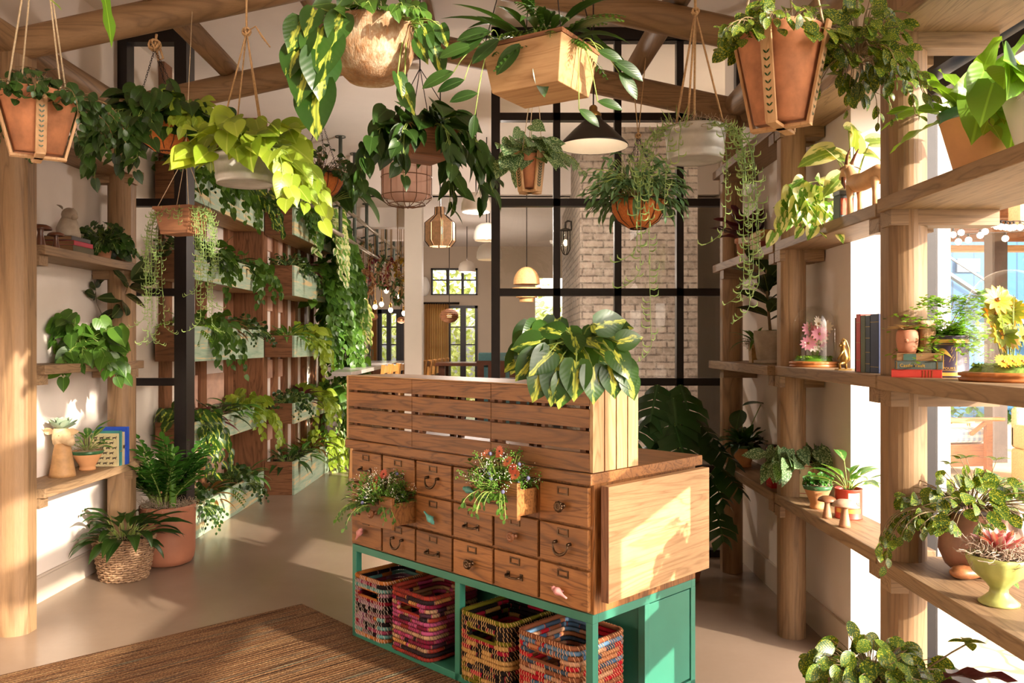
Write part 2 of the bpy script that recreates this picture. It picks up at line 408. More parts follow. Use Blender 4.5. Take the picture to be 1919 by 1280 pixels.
def strings(ml, ms, c, R, n, ln, sp=.016, L=.024, azs=None, sq=1., z0=0.):
    c=Vector(c)
    for i in range(n):
        a=azs[i%len(azs)]+rg.uniform(-.12,.12) if azs else rg.uniform(0,2*pi); l=rg.uniform(*ln)
        p=c+Vector((cos(a)*R,sin(a)*R*sq,z0)); d=rdir(a,.3); pts=[p.copy()]; run=0.; dx=rg.uniform(-.03,.03)
        while run<l:
            d=(d*.75+Vector((rg.uniform(-.12,.12)+dx,rg.uniform(-.12,.12),-1))*.3).normalized()
            if l-run<.1 and l>.5: d=(d+Vector((.35*(1 if i%2 else -1),0,.25))).normalized()
            p=p+d*sp; pts.append(p.copy()); run+=sp
            b=rg.uniform(0,2*pi); o=Vector((cos(b),sin(b),-.2)); o2=Vector((cos(b),sin(b),.9)).normalized()
            q=p+o*L*.5; k=rg.uniform(.6,1.1)
            ml.tube([p,p+o*L*.45*k,p+o*L*.8*k+Z*L*.22,p+o*L*.85*k+Z*L*.65*k],[.0013,.07*L,.065*L,.0006],4,rg.random(),False)
        ms.tube(pts,.0013,4)
def zz(ml, ms, c, n, H, L=.065, W=.028):
    c=Vector(c)
    for i in range(n):
        a=rg.uniform(0,6.28); e=rg.uniform(.9,1.5); d=rdir(a,e); p=c+rdir(a,0)*rg.uniform(0,.06); h=H*rg.uniform(.65,1.05); pts=[p.copy()]
        k=12; s=Vector((-sin(a),cos(a),0))
        for j in range(k):
            d=(d+rdir(a,-.2)*.05).normalized(); p=p+d*h/k; pts.append(p.copy())
            if j>1:
                for sg in (-1,1):
                    leaf(ml,p,(s*sg+d*.9+rdir(rg.uniform(0,6.28),0)*.3),L*rg.uniform(.8,1.1),W,OVAL,.3,.25,rg.uniform(-.3,.3))
        leaf(ml,p,d,L,W,OVAL,.2,.2)
        ms.tube(pts,[.007*(1-.7*j/k) for j in range(k+1)],6)
def mossring(mb, c, R, n=60, ln=.05, th=.0011, h=.02, sq=1.):
    c=Vector(c)
    for i in range(n):
        a=rg.uniform(0,6.28); f=sqrt(rg.random())*R; p=c+Vector((cos(a)*f,sin(a)*f*sq,rg.uniform(0,h))); pts=[p]
        d=rdir(rg.uniform(0,6.28),rg.uniform(-.3,.8))
        for k in range(5):
            d=(d+rdir(rg.uniform(0,6.28),rg.uniform(-1,1))*.9).normalized(); p=p+d*ln/5; pts.append(p)
        mb.tube(pts,th,3,caps=False)
def mound(mb, c, R, h, n=20, sq=1.):
    c=Vector(c); 
    mb.lathe([(R,0),(R*.92,h*.45),(R*.6,h*.85),(R*.25,h),(0.0005,h*1.02)],c,n,wob=lambda a,z:.05*sin(a*7+z*90)+.04*sin(a*3),sxy=(1,sq))
def flower(mp, mc, p, d, R, n=12, r=None):
    p=Vector(p); d=Vector(d).normalized(); u=d.cross(Z); u=(u if u.length>.1 else d.cross(X)).normalized(); w=d.cross(u)
    for k in range(n):
        a=2*pi*k/n+.2; v=(u*cos(a)+w*sin(a)); leaf(mp,p+v*R*.15,v+d*.25,R,R*.42,OVAL,.2,.15,0,r,up=d)
    mc.ball(p+d*R*.08,R*.17,n=8)
def rim_pot(parent, R, H, Rb, mat, glaze=None, foot=False, name='pot', n=36, th=.008, rim=.0, gh=.03):
    m=MB(); pr=[(.0005,0),(Rb,0)]
    if foot: pr+=[(Rb,.012),(Rb*.92,.022)]
    pr+=[(Rb*.98,.03) if foot else (Rb*1.01,.006)]
    if rim: pr+=[(R-.012,H-rim),(R,H-rim+.002)]
    pr+=[(R,H-.004),(R-.003,H),(R-th,H),(R-th-.002,H-.02),(max(.001,R*.8),H-.03)]
    m.lathe(pr,n=n); o=m.build(name,mat,parent)
    if glaze:
        g=MB(); k=(R-Rb)/H; g.lathe([(R-k*gh+.0012,H-gh),(R+.0015,H-.003),(R-.002,H+.0015),(R-th,H+.0012)],n=n); go=g.build('glazed_band',glaze,o); go['label']='green glazed rim band'
    return o
def soil(parent, R, z, mat=None, h=.012, sq=1., name='soil'):
    m=MB(); mound(m,(0,0,z),R,h,24,sq); return m.build(name, mat or M['soil'], parent)
def clampw(parent, mb):
    # keep foliage on its own side of walls and glass
    L=parent.location; a=parent.rotation_euler.z; ca,sa=cos(a),sin(a); y0=L.y
    xmin = -2.90 if y0<8.6 else -2.58
    xmax = 1.68 if 4.1<y0<6.2 else (1.99 if y0<4.1 else 99)
    for i,(x,y,z) in enumerate(mb.v):
        wx=L.x+ca*x-sa*y; wy=L.y+sa*x+ca*y; nx,ny=wx,wy
        if wx<xmin: nx=xmin+(wx-xmin)*.03
        if wx>xmax: nx=xmax+(wx-xmax)*.03
        if y0<6.1 and wy>6.13: ny=6.13+(wy-6.13)*.03
        if nx!=wx or ny!=wy:
            dx,dy=nx-L.x,ny-L.y; mb.v[i]=(ca*dx+sa*dy,-sa*dx+ca*dy,z)
def done(parent, ml, ms, lm, sm=None):
    clampw(parent,ml)
    if ms is not None and ms is not ml: clampw(parent,ms)
    if ml.v: ml.build('foliage', lm, parent)
    if ms is not None and ms.v: ms.build('stems', sm or M['stem'], parent)
def chainlinks(mb, p, q, link=.018, w=.009, th=.0014):
    p=Vector(p); q=Vector(q); L=(q-p).length; n=max(2,int(L/(link*.78))); d=(q-p).normalized(); u=d.cross(Y)
    u=(u if u.length>.1 else d.cross(X)).normalized(); v=d.cross(u)
    for i in range(n):
        c=p+(q-p)*((i+.5)/n); s=(u if i%2 else v)
        pts=[c+s*cos(a)*w/2+d*sin(a)*link/2 for a in [2*pi*k/8 for k in range(9)]]
        mb.tube(pts,th,4,caps=False)
def knot(mb, c, r=.012, th=.004):
    c=Vector(c)
    for k in range(3):
        ax=rdir(k*2.1,.4*k); u=ax.cross(Z).normalized(); v=ax.cross(u)
        mb.tube([c+(u*cos(a)+v*sin(a))*r+ax*.2*r*sin(2*a) for a in [2*pi*j/10 for j in range(11)]],th,5,caps=False)

# ================================================================ SETTING
# floor: polished concrete
m,nt,out=newmat('polished_concrete'); v=objcoord(nt,rnd=False)
n1=noise(nt,v,.9,3,.5); n2=noise(nt,v,22,4,.6)
c=ramp(nt,n1.outputs[0],[(.3,hexc('#84705f')),(.7,hexc('#948070'))]); c=mixc(nt,mth(nt,'MULTIPLY',n2.outputs[0],.18),c,hexc('#6f5c4c'))
finish(nt,out,c,.24,0,n2.outputs[0],.02,.001,.5); M['conc']=m
# flagstones
m,nt,out=newmat('flagstones'); v=objcoord(nt,rnd=False)
nz=noise(nt,v,2,2); vv=node(nt,'VectorMath',{0:v,1:nz.outputs[1]},operation='ADD').outputs[0]
vo=node(nt,'TexVoronoi',{'Vector':vv,'Scale':2.2}); ve=node(nt,'TexVoronoi',{'Vector':vv,'Scale':2.2},feature='DISTANCE_TO_EDGE')
hue=ramp(nt,node(nt,'SeparateXYZ',{0:vo.outputs['Color']}).outputs[0],[(0,hexc('#b5ab9a')),(.5,hexc('#d6cab2')),(1,hexc('#c4c0b6'))])
c=mixc(nt,ramp(nt,ve.outputs['Distance'],[(.02,(1,1,1)),(.05,(0,0,0))]),hue,hexc('#8a7e68'))
finish(nt,out,c,.8,0,ve.outputs['Distance'],.3,.02); M['flag']=m
# painted brick
m,nt,out=newmat('whitewashed_brick'); tc=node(nt,'TexCoord'); g=node(nt,'SeparateXYZ',{0:tc.outputs['Object']})
cb=node(nt,'CombineXYZ',{0:mth(nt,'ADD',g.outputs[0],g.outputs[1]),1:g.outputs[2],2:0.})
nz=noise(nt,cb.outputs[0],6,3); vv=node(nt,'VectorMath',{0:cb.outputs[0],1:node(nt,'VectorMath',{0:nz.outputs[1],1:(.02,.02,.02)},operation='MULTIPLY').outputs[0]},operation='ADD').outputs[0]
br=node(nt,'TexBrick',{'Vector':vv,'Color1':rgba(hexc('#8f8072')),'Color2':rgba(hexc('#72655a')),'Mortar':rgba(hexc('#54493f')),'Scale':1.,'Mortar Size':.011,'Brick Width':.23,'Row Height':.078,'Mortar Smooth':.3,'Bias':-.2})
n2=noise(nt,cb.outputs[0],14,4,.7); c=mixc(nt,ramp(nt,n2.outputs[0],[(.42,(0,0,0)),(.75,(.7,.7,.7))]),br.outputs[0],hexc('#b3a698'))
finish(nt,out,c,.85,0,br.outputs[1],-.6,.01); M['brick']=m
# distressed green planter paint
m,nt,out=newmat('distressed_green'); v=objcoord(nt,(1,.25,3)); n1=noise(nt,v,5,4,.65,1.); n2=noise(nt,v,30,3,.6)
k=mth(nt,'ADD',mth(nt,'MULTIPLY',n1.outputs[0],.75),mth(nt,'MULTIPLY',n2.outputs[0],.25))
c=ramp(nt,k,[(.38,hexc('#86a48a')),(.5,hexc('#a6b8a0')),(.545,hexc('#a6b8a0')),(.58,hexc('#d3bd8c'))]); finish(nt,out,c,.6,0,n2.outputs[0],.2,.002); M['gbox']=m
# board wall of corridor

sbox('floor',(-4,-3,-.1),(2.05,20,0),M['conc'])
sbox('floor_patio',(2.05,-6,-.12),(16,30,-.015),M['flag'])
sbox('wall_left',(-3.15,-3,0),(-2.93,6.16,3.95),M['plaster'])
b=MB(); b.box((-2.93,-3,0),(-2.912,6.14,.15)); b.box((-2.93,-3,.15),(-2.918,6.14,.165)); struct(b.build('baseboard_left',M['base']))
sbox('ceiling',(-3.15,-3,3.95),(2.3,10.5,4.05),M['ceiling'])
# right wall: plaster pier then window wall towards the camera
sbox('wall_right',(1.70,4.15,0),(2.2,6.6,3.95),M['plaster'])
b=MB(); b.box((1.682,4.135,0),(1.70,6.14,.17)); b.box((1.70,4.132,0),(2.0,4.15,.17)); struct(b.build('baseboard_right',M['base']))
sbox('wall_right_header',(1.98,2.0,3.02),(2.2,4.15,3.95),M['plaster'])
w=MB()
for z0,z1,x0,x1 in ((2.88,3.02,1.97,2.16),(2.80,2.85,2.03,2.10),(-.01,.05,2.0,2.12)): w.box((x0,-3,z0),(x1,4.15,z1))
for y in (4.08,1.93,-.6,-2.95): w.box((2.02,y,0),(2.1,y+.07,3.95 if y<4 else 2.9))
struct(w.build('window_1_frame',M['steel']))
w=MB(); w.box((2.055,-2.9,.04),(2.061,4.1,2.82)); w.box((2.055,-2.9,3.02),(2.061,1.97,3.93)); struct(w.build('window_1',M['glass']))  # unseen upper pane added so sun reaches higher on the left wall

# steel and glass screen at the end of the room
SY=6.2
def vb(m,x0,x1,z0,z1,dy=.06): m.box((x0,SY-dy/2,z0),(x1,SY+dy/2,z1))
st=MB()
zz_=[3.88,3.29,2.65,1.98,1.31,.66,.03]
for px0,px1 in ((921,937),):
    vb(st,(px0-959.5)/F*SY,(px1-959.5)/F*SY,0,3.95,.1)
for px in (1043,1157,1273,1384): 
    x=(px-959.5)/F*SY; vb(st,x-.026,x+.026,0,3.9,.07)
for z in zz_: vb(st,-.14,1.72,z-.028,z+.028,.07)
vb(st,-.14,1.72,3.86,3.95,.1)
struct(st.build('window_2_frame',M['steel']))
g=MB(); g.box((-.12,SY-.003,.03),(1.70,SY+.003,3.88)); struct(g.build('window_2',M['glass']))
st=MB(); vb(st,-2.93,-2.86,0,3.95,.12); vb(st,-2.50,-2.41,0,3.95,.16); vb(st,-2.93,-2.42,3.84,3.95,.1)
for z in zz_[2:]: vb(st,-2.9,-2.45,z-.028,z+.028,.07)
struct(st.build('window_3_frame',M['steel']))
g=MB(); g.box((-2.88,SY-.003,.03),(-2.48,SY+.003,3.86)); struct(g.build('window_3',M['glass']))

# corridor and far room
sbox('wall_corridor',(-3.2,6.26,0),(-2.95,8.65,3.95),M['plaster'])
sbox('wall_corridor_step',(-3.2,8.65,0),(-2.66,11.9,3.95),M['plaster'])
sbox('wall_header',(-3.2,10.4,3.47),(5.5,10.6,3.95),M['ceiling'])
sbox('ceiling_far',(-7,10.5,3.47),(5.5,17,3.57),M['ceiling'])
sbox('ceiling_corridor',(2.2,6.6,3.95),(5.5,10.5,4.05),M['ceiling'])
sbox('wall_far_right',(2.6,7.45,0),(2.7,17,2.9),M['plaster'])
sbox('wall_far_right_upper',(2.6,9.4,2.9),(2.7,17,3.95),M['plaster'])
sbox('wall_far_right_mid',(2.6,7.45,2.9),(2.7,8.48,3.95),M['plaster'])
g=MB(); g.box((2.64,6.6,.03),(2.646,7.45,3.9)); g.box((2.64,8.5,2.92),(2.646,9.39,3.93)); struct(g.build('window_5_added',M['glass']))  # unseen openings added so sun and sky brighten the walkway
sbox('wall_back_unseen',(-3.15,-3.2,0),(2.2,-3,3.95),M['plaster'])  # added out of view to cut the light from behind the camera
sbox('floor_far',(-7,11.9,-.1),(-4,20,0),M['conc'])
sbox('wall_far_left',(-7.1,11.9,0),(-7,17,3.6),M['plaster'])
# far wall with openings (distance 16)
FY=16.0
def fx(px): return (px-959.5)/F*FY
def fz(py): return 1.6+(643-py)/F*FY
ops=[(708,756,580,790),(808,895,503,553),(800,895,573,790)]
fw=MB()
xs=[-7,fx(708),fx(756),fx(800),fx(808),fx(895),2.7]
cells=[(-7,fx(708),0,3.6),(fx(708),fx(756),fz(580),3.6),(fx(756),fx(800),0,3.6),(fx(800),fx(895),fz(573),fz(553)),
       (fx(800),fx(808),fz(553),fz(503)),(fx(800),fx(895),fz(503),3.6),(fx(895),fx(1003),0,3.6),(fx(1003),fx(1062),fz(520),3.6),(fx(1003),fx(1062),0,.5),(fx(1062),2.7,0,3.6)]
for a,b_,c_,d_ in cells: fw.box((a,FY,c_),(b_,FY+.2,d_))
struct(fw.build('wall_far',plain('far_plaster','#c4b29c',.9,0,.04,2,.05)))
def mullions(name,x0,x1,z0,z1,nx,bars,t=.1,zz=()):
    m=MB()
    for x in (x0,x1-t): m.box((x,FY-.04,z0),(x+t,FY+.04,z1))
    m.box((x0,FY-.04,z1-t),(x1,FY+.04,z1)); m.box((x0,FY-.04,z0),(x1,FY+.04,z0+t*.6))
    for x,w in bars: m.box((x-w/2,FY-.05,z0),(x+w/2,FY+.05,z1))
    for z in zz: m.box((x0,FY-.02,z-.012),(x1,FY+.02,z+.012))
    return struct(m.build(name,M['steel']))
mullions('window_4_frame',fx(808),fx(895),fz(553),fz(503),0,[(fx(839),.05),(fx(867),.05)],.035,(fz(525),))
mullions('door_1_frame',fx(800),fx(895),.0,fz(573),0,[(fx(868),.11),(fx(843),.04)],.05,(fz(613),fz(646)))
mullions('door_2_frame',fx(708),fx(757),.0,fz(580),0,[(fx(729),.085),(fx(747),.085)],.08,(fz(613),fz(646)))
for i,(a,b_,c_,d_) in enumerate(((808,895,503,553),(800,895,573,798),(708,757,580,798))):
    g=MB(); g.box((fx(a),FY+.06,max(0,fz(d_))),(fx(b_),FY+.066,fz(c_))); struct(g.build(['window_4','door_1','door_2'][i],M['glass']))
# white column
c_=MB(); c_.box((-1.43,11.0,0),(-1.20,11.22,3.47)); struct(c_.build('trim_1',plain('column_paint','#e2d8ca',.7,0,.03,3,.03)))
# beams on the far ceiling
b=MB(); b.box((-2.6,11.4,3.2),(-1.3,11.62,3.47)); b.box((-2.2,13.2,3.25),(-1.3,13.4,3.47)); struct(b.build('ceiling_beam',M['ceiling']))
# chimney
cm=MB(); cm.box((.74,9.0,0),(2.02,12.2,3.95)); struct(cm.build('wall_chimney',M['brick']))

# outside behind the far wall: hedge and ground
sbox('ground_far',(-12,16.3,-.1),(2.05,40,-.02),plain('dry_ground','#b9a97c',.95,0,.15,2,.3))
def hedge(name,a,b,mat,label,n=500,s=.16):
    m=MB()
    for i in range(n):
        p=Vector((rg.uniform(a[0],b[0]),rg.uniform(a[1],b[1]),rg.uniform(a[2],b[2])))
        leaf(m,p,rdir(rg.uniform(0,6.3),rg.uniform(-1,1)),s,s*.6,SMALL,.4,.2)
    o=m.build(name,mat); return tag(o,label,'hedge',None,'stuff')
hedge('garden_hedge',(-10,19,0),(2.0,22,2.6),M['l_far'],'sunlit pale green garden hedge beyond the far glass doors',5200,.2)
hedge('garden_foliage',(-7,23,0),(1,25,5.2),M['l_far'],'tall yellow green trees seen through the high far window',4000,.26)

# posts, trusses
def log(name,p,q,r,mat,label,cat='post',group=None,taper=.92):
    m=MB(); p=Vector(p); q=Vector(q); n=24; k=7
    pts=[p+(q-p)*i/k+Vector((rg.uniform(-1,1),rg.uniform(-1,1),0))*.002 for i in range(k+1)]
    m.tube(pts,[r*(1-(1-taper)*i/k) for i in range(k+1)],n); return tag(m.build(name,mat),label,cat,group)
def sq_post(name,x,y,r,ztop,flat,label):
    # round timber with one sawn flat face
    m=MB(); n=28; vs=[]
    for z in (0,ztop):
        for k in range(n):
            a=2*pi*k/n; vx=cos(a)*r; vy=sin(a)*r
            vx = min(vx,flat) if flat>0 else max(vx,flat)
            vs.append((x+vx,y+vy,z))
    m.add(vs,[(k,(k+1)%n,n+(k+1)%n,n+k) for k in range(n)]+[tuple(range(n-1,-1,-1)),tuple(range(n,2*n))],None,0,False)
    return tag(m.build(name,M['log_z']),label,'post')
LX,RX=-2.75,1.53
sq_post('timber_post',LX,4.59,.098,3.22,.088,'round oak post at the outer end of the white wall shelves, beside the rug')
sq_post('timber_post',LX,5.83,.092,3.22,.085,'round oak post on the white wall behind the terracotta floor pot')
sq_post('timber_post',1.515,3.20,.082,3.20,-.075,'thick oak post in front of the sunny window shelves')
sq_post('timber_post',RX,4.53,.076,3.18,-.07,'oak post between the glass cloche shelf and the dark corner shelves')
sq_post('timber_post',RX+.01,5.81,.078,3.18,-.07,'oak post against the black steel glass screen')
def truss(y,r,lab):
    m=[]
    log('roof_log',(LX-.25,y,3.24-.054),(-.61,y,3.70),r,M['log_x'],'sloping oak roof log, white wall side of the '+lab,'roof beam',None,1)
    log('roof_log',(-.61,y,3.70),(RX+.35,y,3.24-.075),r,M['log_x'],'sloping oak roof log, window side of the '+lab,'roof beam',None,1)
truss(4.56,.085,'nearer roof frame'); truss(5.82,.088,'roof frame above the glass screen')
def prl(x,z,y0,y1,r,label,x2=None):
    log('roof_purlin',(x,y0,z),(x if x2 is None else x2,y1,z),r,M['log_y'],label,'roof beam',None,1)
prl(-1.95,3.53,3.6,5.9,.07,'round purlin log above the dark hanging pothos',-2.0)
prl(-1.22,3.70,3.6,6.0,.07,'round purlin log above the wire hanging baskets')
prl(-.60,3.82,3.4,6.1,.07,'round ridge log above the hanging cork bowl')
prl(.98,3.53,3.6,5.9,.07,'round purlin log above the black cone lamp',.86)
prl(LX,3.26,1.5,6.1,.075,'round wall log along the top of the white wall')
prl(RX+.03,3.26,1.5,6.1,.08,'round wall log along the top of the window shelves')

# shelves
def shelf(x0,x1,y0,y1,z,label,group=None,th=.055,br=()):
    m=MB(); m.box((x0,y0,z-th),(x1,y1,z)); o=tag(m.build('shelf',M['shelf_y']),label,'shelf'); bev(o,.004)
    for by,bx0,bx1 in br:
        k=MB(); k.box((bx0,by-.045,z-th-.06),(bx1,by+.045,z-th-.0005)); k.build('bracket',M['shelf_x'],o)
    return o
ZS=[.77,1.475,2.16,2.83]; nm=['lowest','second','third','topmost']
for i,z in enumerate(ZS):
    shelf(-2.928,-2.655,4.705,5.97,z,f'{nm[i]} thick oak shelf on the white wall, above the baskets on the floor',br=((4.75,-2.92,-2.69),(5.80,-2.92,-2.64)))
    shelf(1.42,1.86,.9,3.22,z,f'{nm[i]} oak shelf in front of the big sunny window',br=((3.165,1.43,1.84),(1.2,1.43,1.84)))
    shelf(1.455,1.698,3.31,4.58,z,f'{nm[i]} oak shelf between the window post and the middle post',br=((3.36,1.47,1.69),(4.52,1.45,1.69)))
    shelf(1.45 if i!=1 else 1.42,1.698,4.60,5.98,z,f'{nm[i]} oak shelf in the dark corner by the glass screen',br=((4.66,1.46,1.69),(5.75,1.46,1.69)))

# rug
m,nt,out=newmat('woven_jute'); v=node(nt,'TexCoord').outputs['Object']; g=node(nt,'SeparateXYZ',{0:v})
nz=noise(nt,node(nt,'Mapping',{'Vector':v,'Scale':(1.2,34,1)}).outputs[0],1,3,.6)
n3=noise(nt,node(nt,'Mapping',{'Vector':v,'Scale':(90,160,1)}).outputs[0],1,3,.7)
c=ramp(nt,nz.outputs[0],[(.34,hexc('#3a2718')),(.44,hexc('#7a5234')),(.54,hexc('#94704c')),(.60,hexc('#54382a')),(.70,hexc('#86846c'))],'LINEAR')
c=mixc(nt,ramp(nt,n3.outputs[0],[(.36,(.9,.9,.9)),(.56,(0,0,0))]),c,hexc('#38251a'))
c=mixc(nt,ramp(nt,n3.outputs[0],[(.58,(0,0,0)),(.7,(.7,.7,.7))]),c,hexc('#c8a880'))
w_=mth(nt,'SINE',mth(nt,'MULTIPLY',g.outputs[1],260.)); h=mth(nt,'ADD',w_,mth(nt,'MULTIPLY',n3.outputs[0],3.))
finish(nt,out,c,.95,0,h,.9,.006,.1); M['jute']=m
m=MB(); NX=2
# long side runs from the corner (-1.28,5.04) towards the camera-left
m.box((-2.15,-1.9,.001),(0,0,.014)); r_=m.build('jute_rug',M['jute'],None,(-1.28,5.04,0)); r_.rotation_euler.z=R_(43)
r_.data.transform(Matrix.Identity(4)); tag(r_,'striped brown woven jute rug on the polished floor','rug'); bev(r_,.004)
# ================================================================ RECEPTION DESK
DL=1.70; desk=thing('reception_desk','oak reception desk of small drawers on a teal metal frame, with a hinged side leaf','desk',(-.89,4.49,0),R_(-45))
m=MB(); m.box((.012,.03,.51),(DL-.005,.765,1.032)); bev(m.build('carcass',M['oak_z'],desk),.002)
m=MB()
m.box((-.012,-.012,1.034),(DL+.012,.80,1.08)); bev(m.build('countertop',M['oak_x'],desk),.004)
cw=(DL-.03)/6; rows=[(.862,1.020),(.692,.850),(.520,.680)]
def ring_label(parent,cx,cz,y):
    m=MB(); w,h,t=.030,.0155,.006
    for a,b in (((cx-w,y-.004,cz+h-t),(cx+w,y,cz+h)),((cx-w,y-.004,cz-h),(cx+w,y,cz-h+t)),((cx-w,y-.004,cz-h+t),(cx-w+t,y,cz+h-t)),((cx+w-t,y-.004,cz-h+t),(cx+w,y,cz+h-t))): m.box(a,b)
    m.build('label_holder',M['bronze'],parent)
def bail(parent,cx,cz,y):
    m=MB()
    for s in (-1,1): m.lathe([(.0005,-.002),(.008,0),(.007,.012),(.005,.02),(.0005,.022)],(cx+s*.038,y,cz+.02),12,m=Matrix.Rotation(pi/2,3,'X'))
    pts=[(cx+sin(a)*.040,y-.018-.01*cos(a),cz+.02-cos(a)**.8*.045 if cos(a)>0 else cz+.02) for a in [-pi/2+pi*k/14 for k in range(15)]]
    m.tube(pts,[.003+.0035*sin(pi*k/14) for k in range(15)],8); m.build('handle',M['bronze'],parent)
def barp(parent,cx,cz,y):
    m=MB()
    for s in (-1,1): m.box((cx+s*.040-.008,y-.005,cz-.014),(cx+s*.040+.008,y,cz+.014))
    pts=[(cx-.040,y-.003,cz+.002),(cx-.040,y-.02,cz),(cx-.032,y-.028,cz-.002),(cx,y-.03,cz-.004),(cx+.032,y-.028,cz-.002),(cx+.040,y-.02,cz),(cx+.040,y-.003,cz+.002)]
    m.tube(pts,[.005,.005,.0048,.0042,.0048,.005,.005],8); m.build('handle',M['bronze'],parent)
def knobp(parent,cx,cz,y,mat='bronze',fl=0):
    m=MB(); rot=Matrix.Rotation(pi/2,3,'X')
    w=(lambda a,z:.12*abs(sin(a*(5 if fl==1 else 4)/1.))-.05 if z>.02 else 0) if fl else (lambda a,z:.05*sin(a*10) if z>.02 else 0)
    m.lathe([(.012,0),(.008,.004),(.007,.018),(.020,.022),(.023,.03),(.019,.037),(.010,.038),(.007,.034),(.004,.040),(.0005,.041)],(cx,y,cz),40,m=rot,wob=w)
    m.build('knob',M[mat],parent)
M['copper']=plain('copper_wood','#80502f',.4,.1,.2,30,.2)
M['bird_teal']=plain('teal_glaze','#5fa8a0',.3,0,.25,60,.2); M['bird_pink']=plain('pink_resin','#c98784',.5,0,.12,60,.2)
def bird(parent,cx,cz,y,mat,face=1,tilt=0.):
    # small perching bird: body, head, beak and tail in one closed surface
    m=MB(); prof=[(.0004,-.046),(.0045,-.044),(.005,-.028),(.008,-.014),(.0155,.002),(.017,.010),(.0135,.02),(.0095,.024),(.0105,.030),(.0095,.036),(.005,.0405),(.0022,.043),(.0004,.049)]
    R=Matrix.Rotation(tilt,3,'Y')@Matrix.Rotation(face*pi/2,3,'Y')
    m.lathe(prof,(cx,y-.026,cz),14,m=R); m.tube([(cx,y,cz),(cx,y-.02,cz)],.004,8); m.build('knob',M[mat],parent)['label']='bird shaped knob'
KN={(0,2):'bail',(0,3):'tealb',(0,4):'bar',(0,5):'flower',(0,0):'bar',(0,1):'bar',(1,0):'bail',(1,1):'round',(1,2):'tealf',(1,3):'bar',(1,4):'round',(1,5):'bail',
    (2,0):'pinkl',(2,1):'bail',(2,2):'bar',(2,3):'flower4',(2,4):'bar',(2,5):'pinkr'}
for r,(z0,z1) in enumerate(rows):
    for cI in range(6):
        x0=.018+cI*cw+.007; x1=.018+(cI+1)*cw-.009; pull=.14 if (r,cI)==(1,1) else (.12 if (r,cI)==(0,4) else 0)
        y=.008-pull; m=MB(); m.box((x0,y,z0),(x1,y+.021,z1))
        if pull:
            for xa in (x0+.02,x1-.03): m.box((xa,y+.021,z0+.015),(xa+.01,y+.30,z1-.035))
            m.box((x0+.02,y+.021,z0+.012),(x1-.02,y+.30,z0+.022))
        d=m.build('drawer',M['oak_x'],desk); bev(d,.003)
        if pull: d['label']='drawer pulled open with flowers spilling out'
        cx=(x0+x1)/2; cz=(z0+z1)/2; k=KN[(r,cI)]
        ring_label(d,cx,z1-.028,y)
        if k=='bail': bail(d,cx,cz-.012,y)
        elif k=='bar': barp(d,cx,cz-.012,y)
        elif k=='round': knobp(d,cx,cz-.01,y,'copper')
        elif k=='flower': knobp(d,cx,cz-.01,y,'bronze',1)
        elif k=='flower4': knobp(d,cx,cz-.01,y,'bronze',2)
        elif k=='tealb': bird(d,cx+.01,cz-.012,y,'bird_teal',-1,.15)
        elif k=='tealf': bird(d,cx,cz-.01,y,'bird_teal',1,.6)
        elif k=='pinkl': bird(d,cx-.03,cz-.012,y,'bird_pink',1,-.9)
        elif k=='pinkr': bird(d,cx,cz-.02,y,'bird_pink',-1,.35)
# side leaf
m=MB()
for i in range(4):
    z0=.572+i*.115; m.box((.0365+DL-.005,.03,z0+.0004),(DL+.068,.765,z0+.1146))
lf=m.build('drop_leaf',M['pale_y'],desk); 
m=MB(); m.box((DL+.0,.10,.98),(DL+.0315,.70,1.02)); m.box((DL,.10,.60),(DL+.0315,.70,.62)); m.build('leaf_batten',M['oak_y'],desk)
m=MB(); m.box((DL+.0315,.028,.572),(DL+.0685,.0299,1.032)); m.build('leaf_edging',M['brown_z'],desk)
m=MB(); t=.036
for x in (0.012,.857,DL-.005-t):
    m.box((x,.02,.0),(x+t,.02+t,.474))
for x in (.012,DL-.005-t): m.box((x,.73,0),(x+t,.73+t,.474))
for y in (.02,.73): m.box((.012,y,.474),(DL-.005,y+t,.51)); m.box((.012,y,.012),(DL-.005,y+t,.048))
for x in (.012,DL-.005-t): m.box((x,.056,.474),(x+t,.73,.51)); m.box((x,.056,.012),(x+t,.73,.048))
m.box((DL-.005-t,.372,.048),(DL-.005,.372+t,.474))
bev(m.build('metal_frame',M['teal'],desk),.002)
m=MB(); m.box((.05,.03,.03),(DL-.045,.74,.042)); m.build('bottom_shelf',M['teal'],desk)
m=MB(); m.box((DL-.020,.412,.056),(DL-.010,.726,.468)); m.box((.05,.40,.05),(DL-.02,.41,.47)); bev(m.build('cabinet_door',M['teal'],desk),.002)
# slatted crate on top
crate=thing('slatted_crate','long slatted oak crate standing on the desk top, a plant on its end','crate',desk.location+Z*1.0805,R_(-45))
def seg_boards(y,off=0,gap=.0128,full=False):
    m=MB()
    for k in range(4):
        z0=.003+k*(.0755+gap)-off; z1=z0+.0755
        if z1>.34: z1=.339
        z0=max(.003,z0)
        for a,b in ((.002,.556),(.5585,1.124),(1.1265,1.693)): m.box((a,y,z0),(b,y+.018,z1))
    return m
bev(seg_boards(.0).build('front_slats',M['oak_x'],crate),.0015)
m=MB()
for z0,z1 in ((.003,.022),(.062,.118),(.158,.214),(.256,.338)): m.box((.002,.286,z0),(1.693,.304,z1))
bev(m.build('back_slats',M['oak_x'],crate),.0015)
for xe in (1.694,-.017):
    m=MB()
    for k in range(4): m.box((xe,.002+k*.0765,.003),(xe+.018,.071+k*.0765,.345))
    bev(m.build('end_slats',M['pale_z'],crate),.0015)
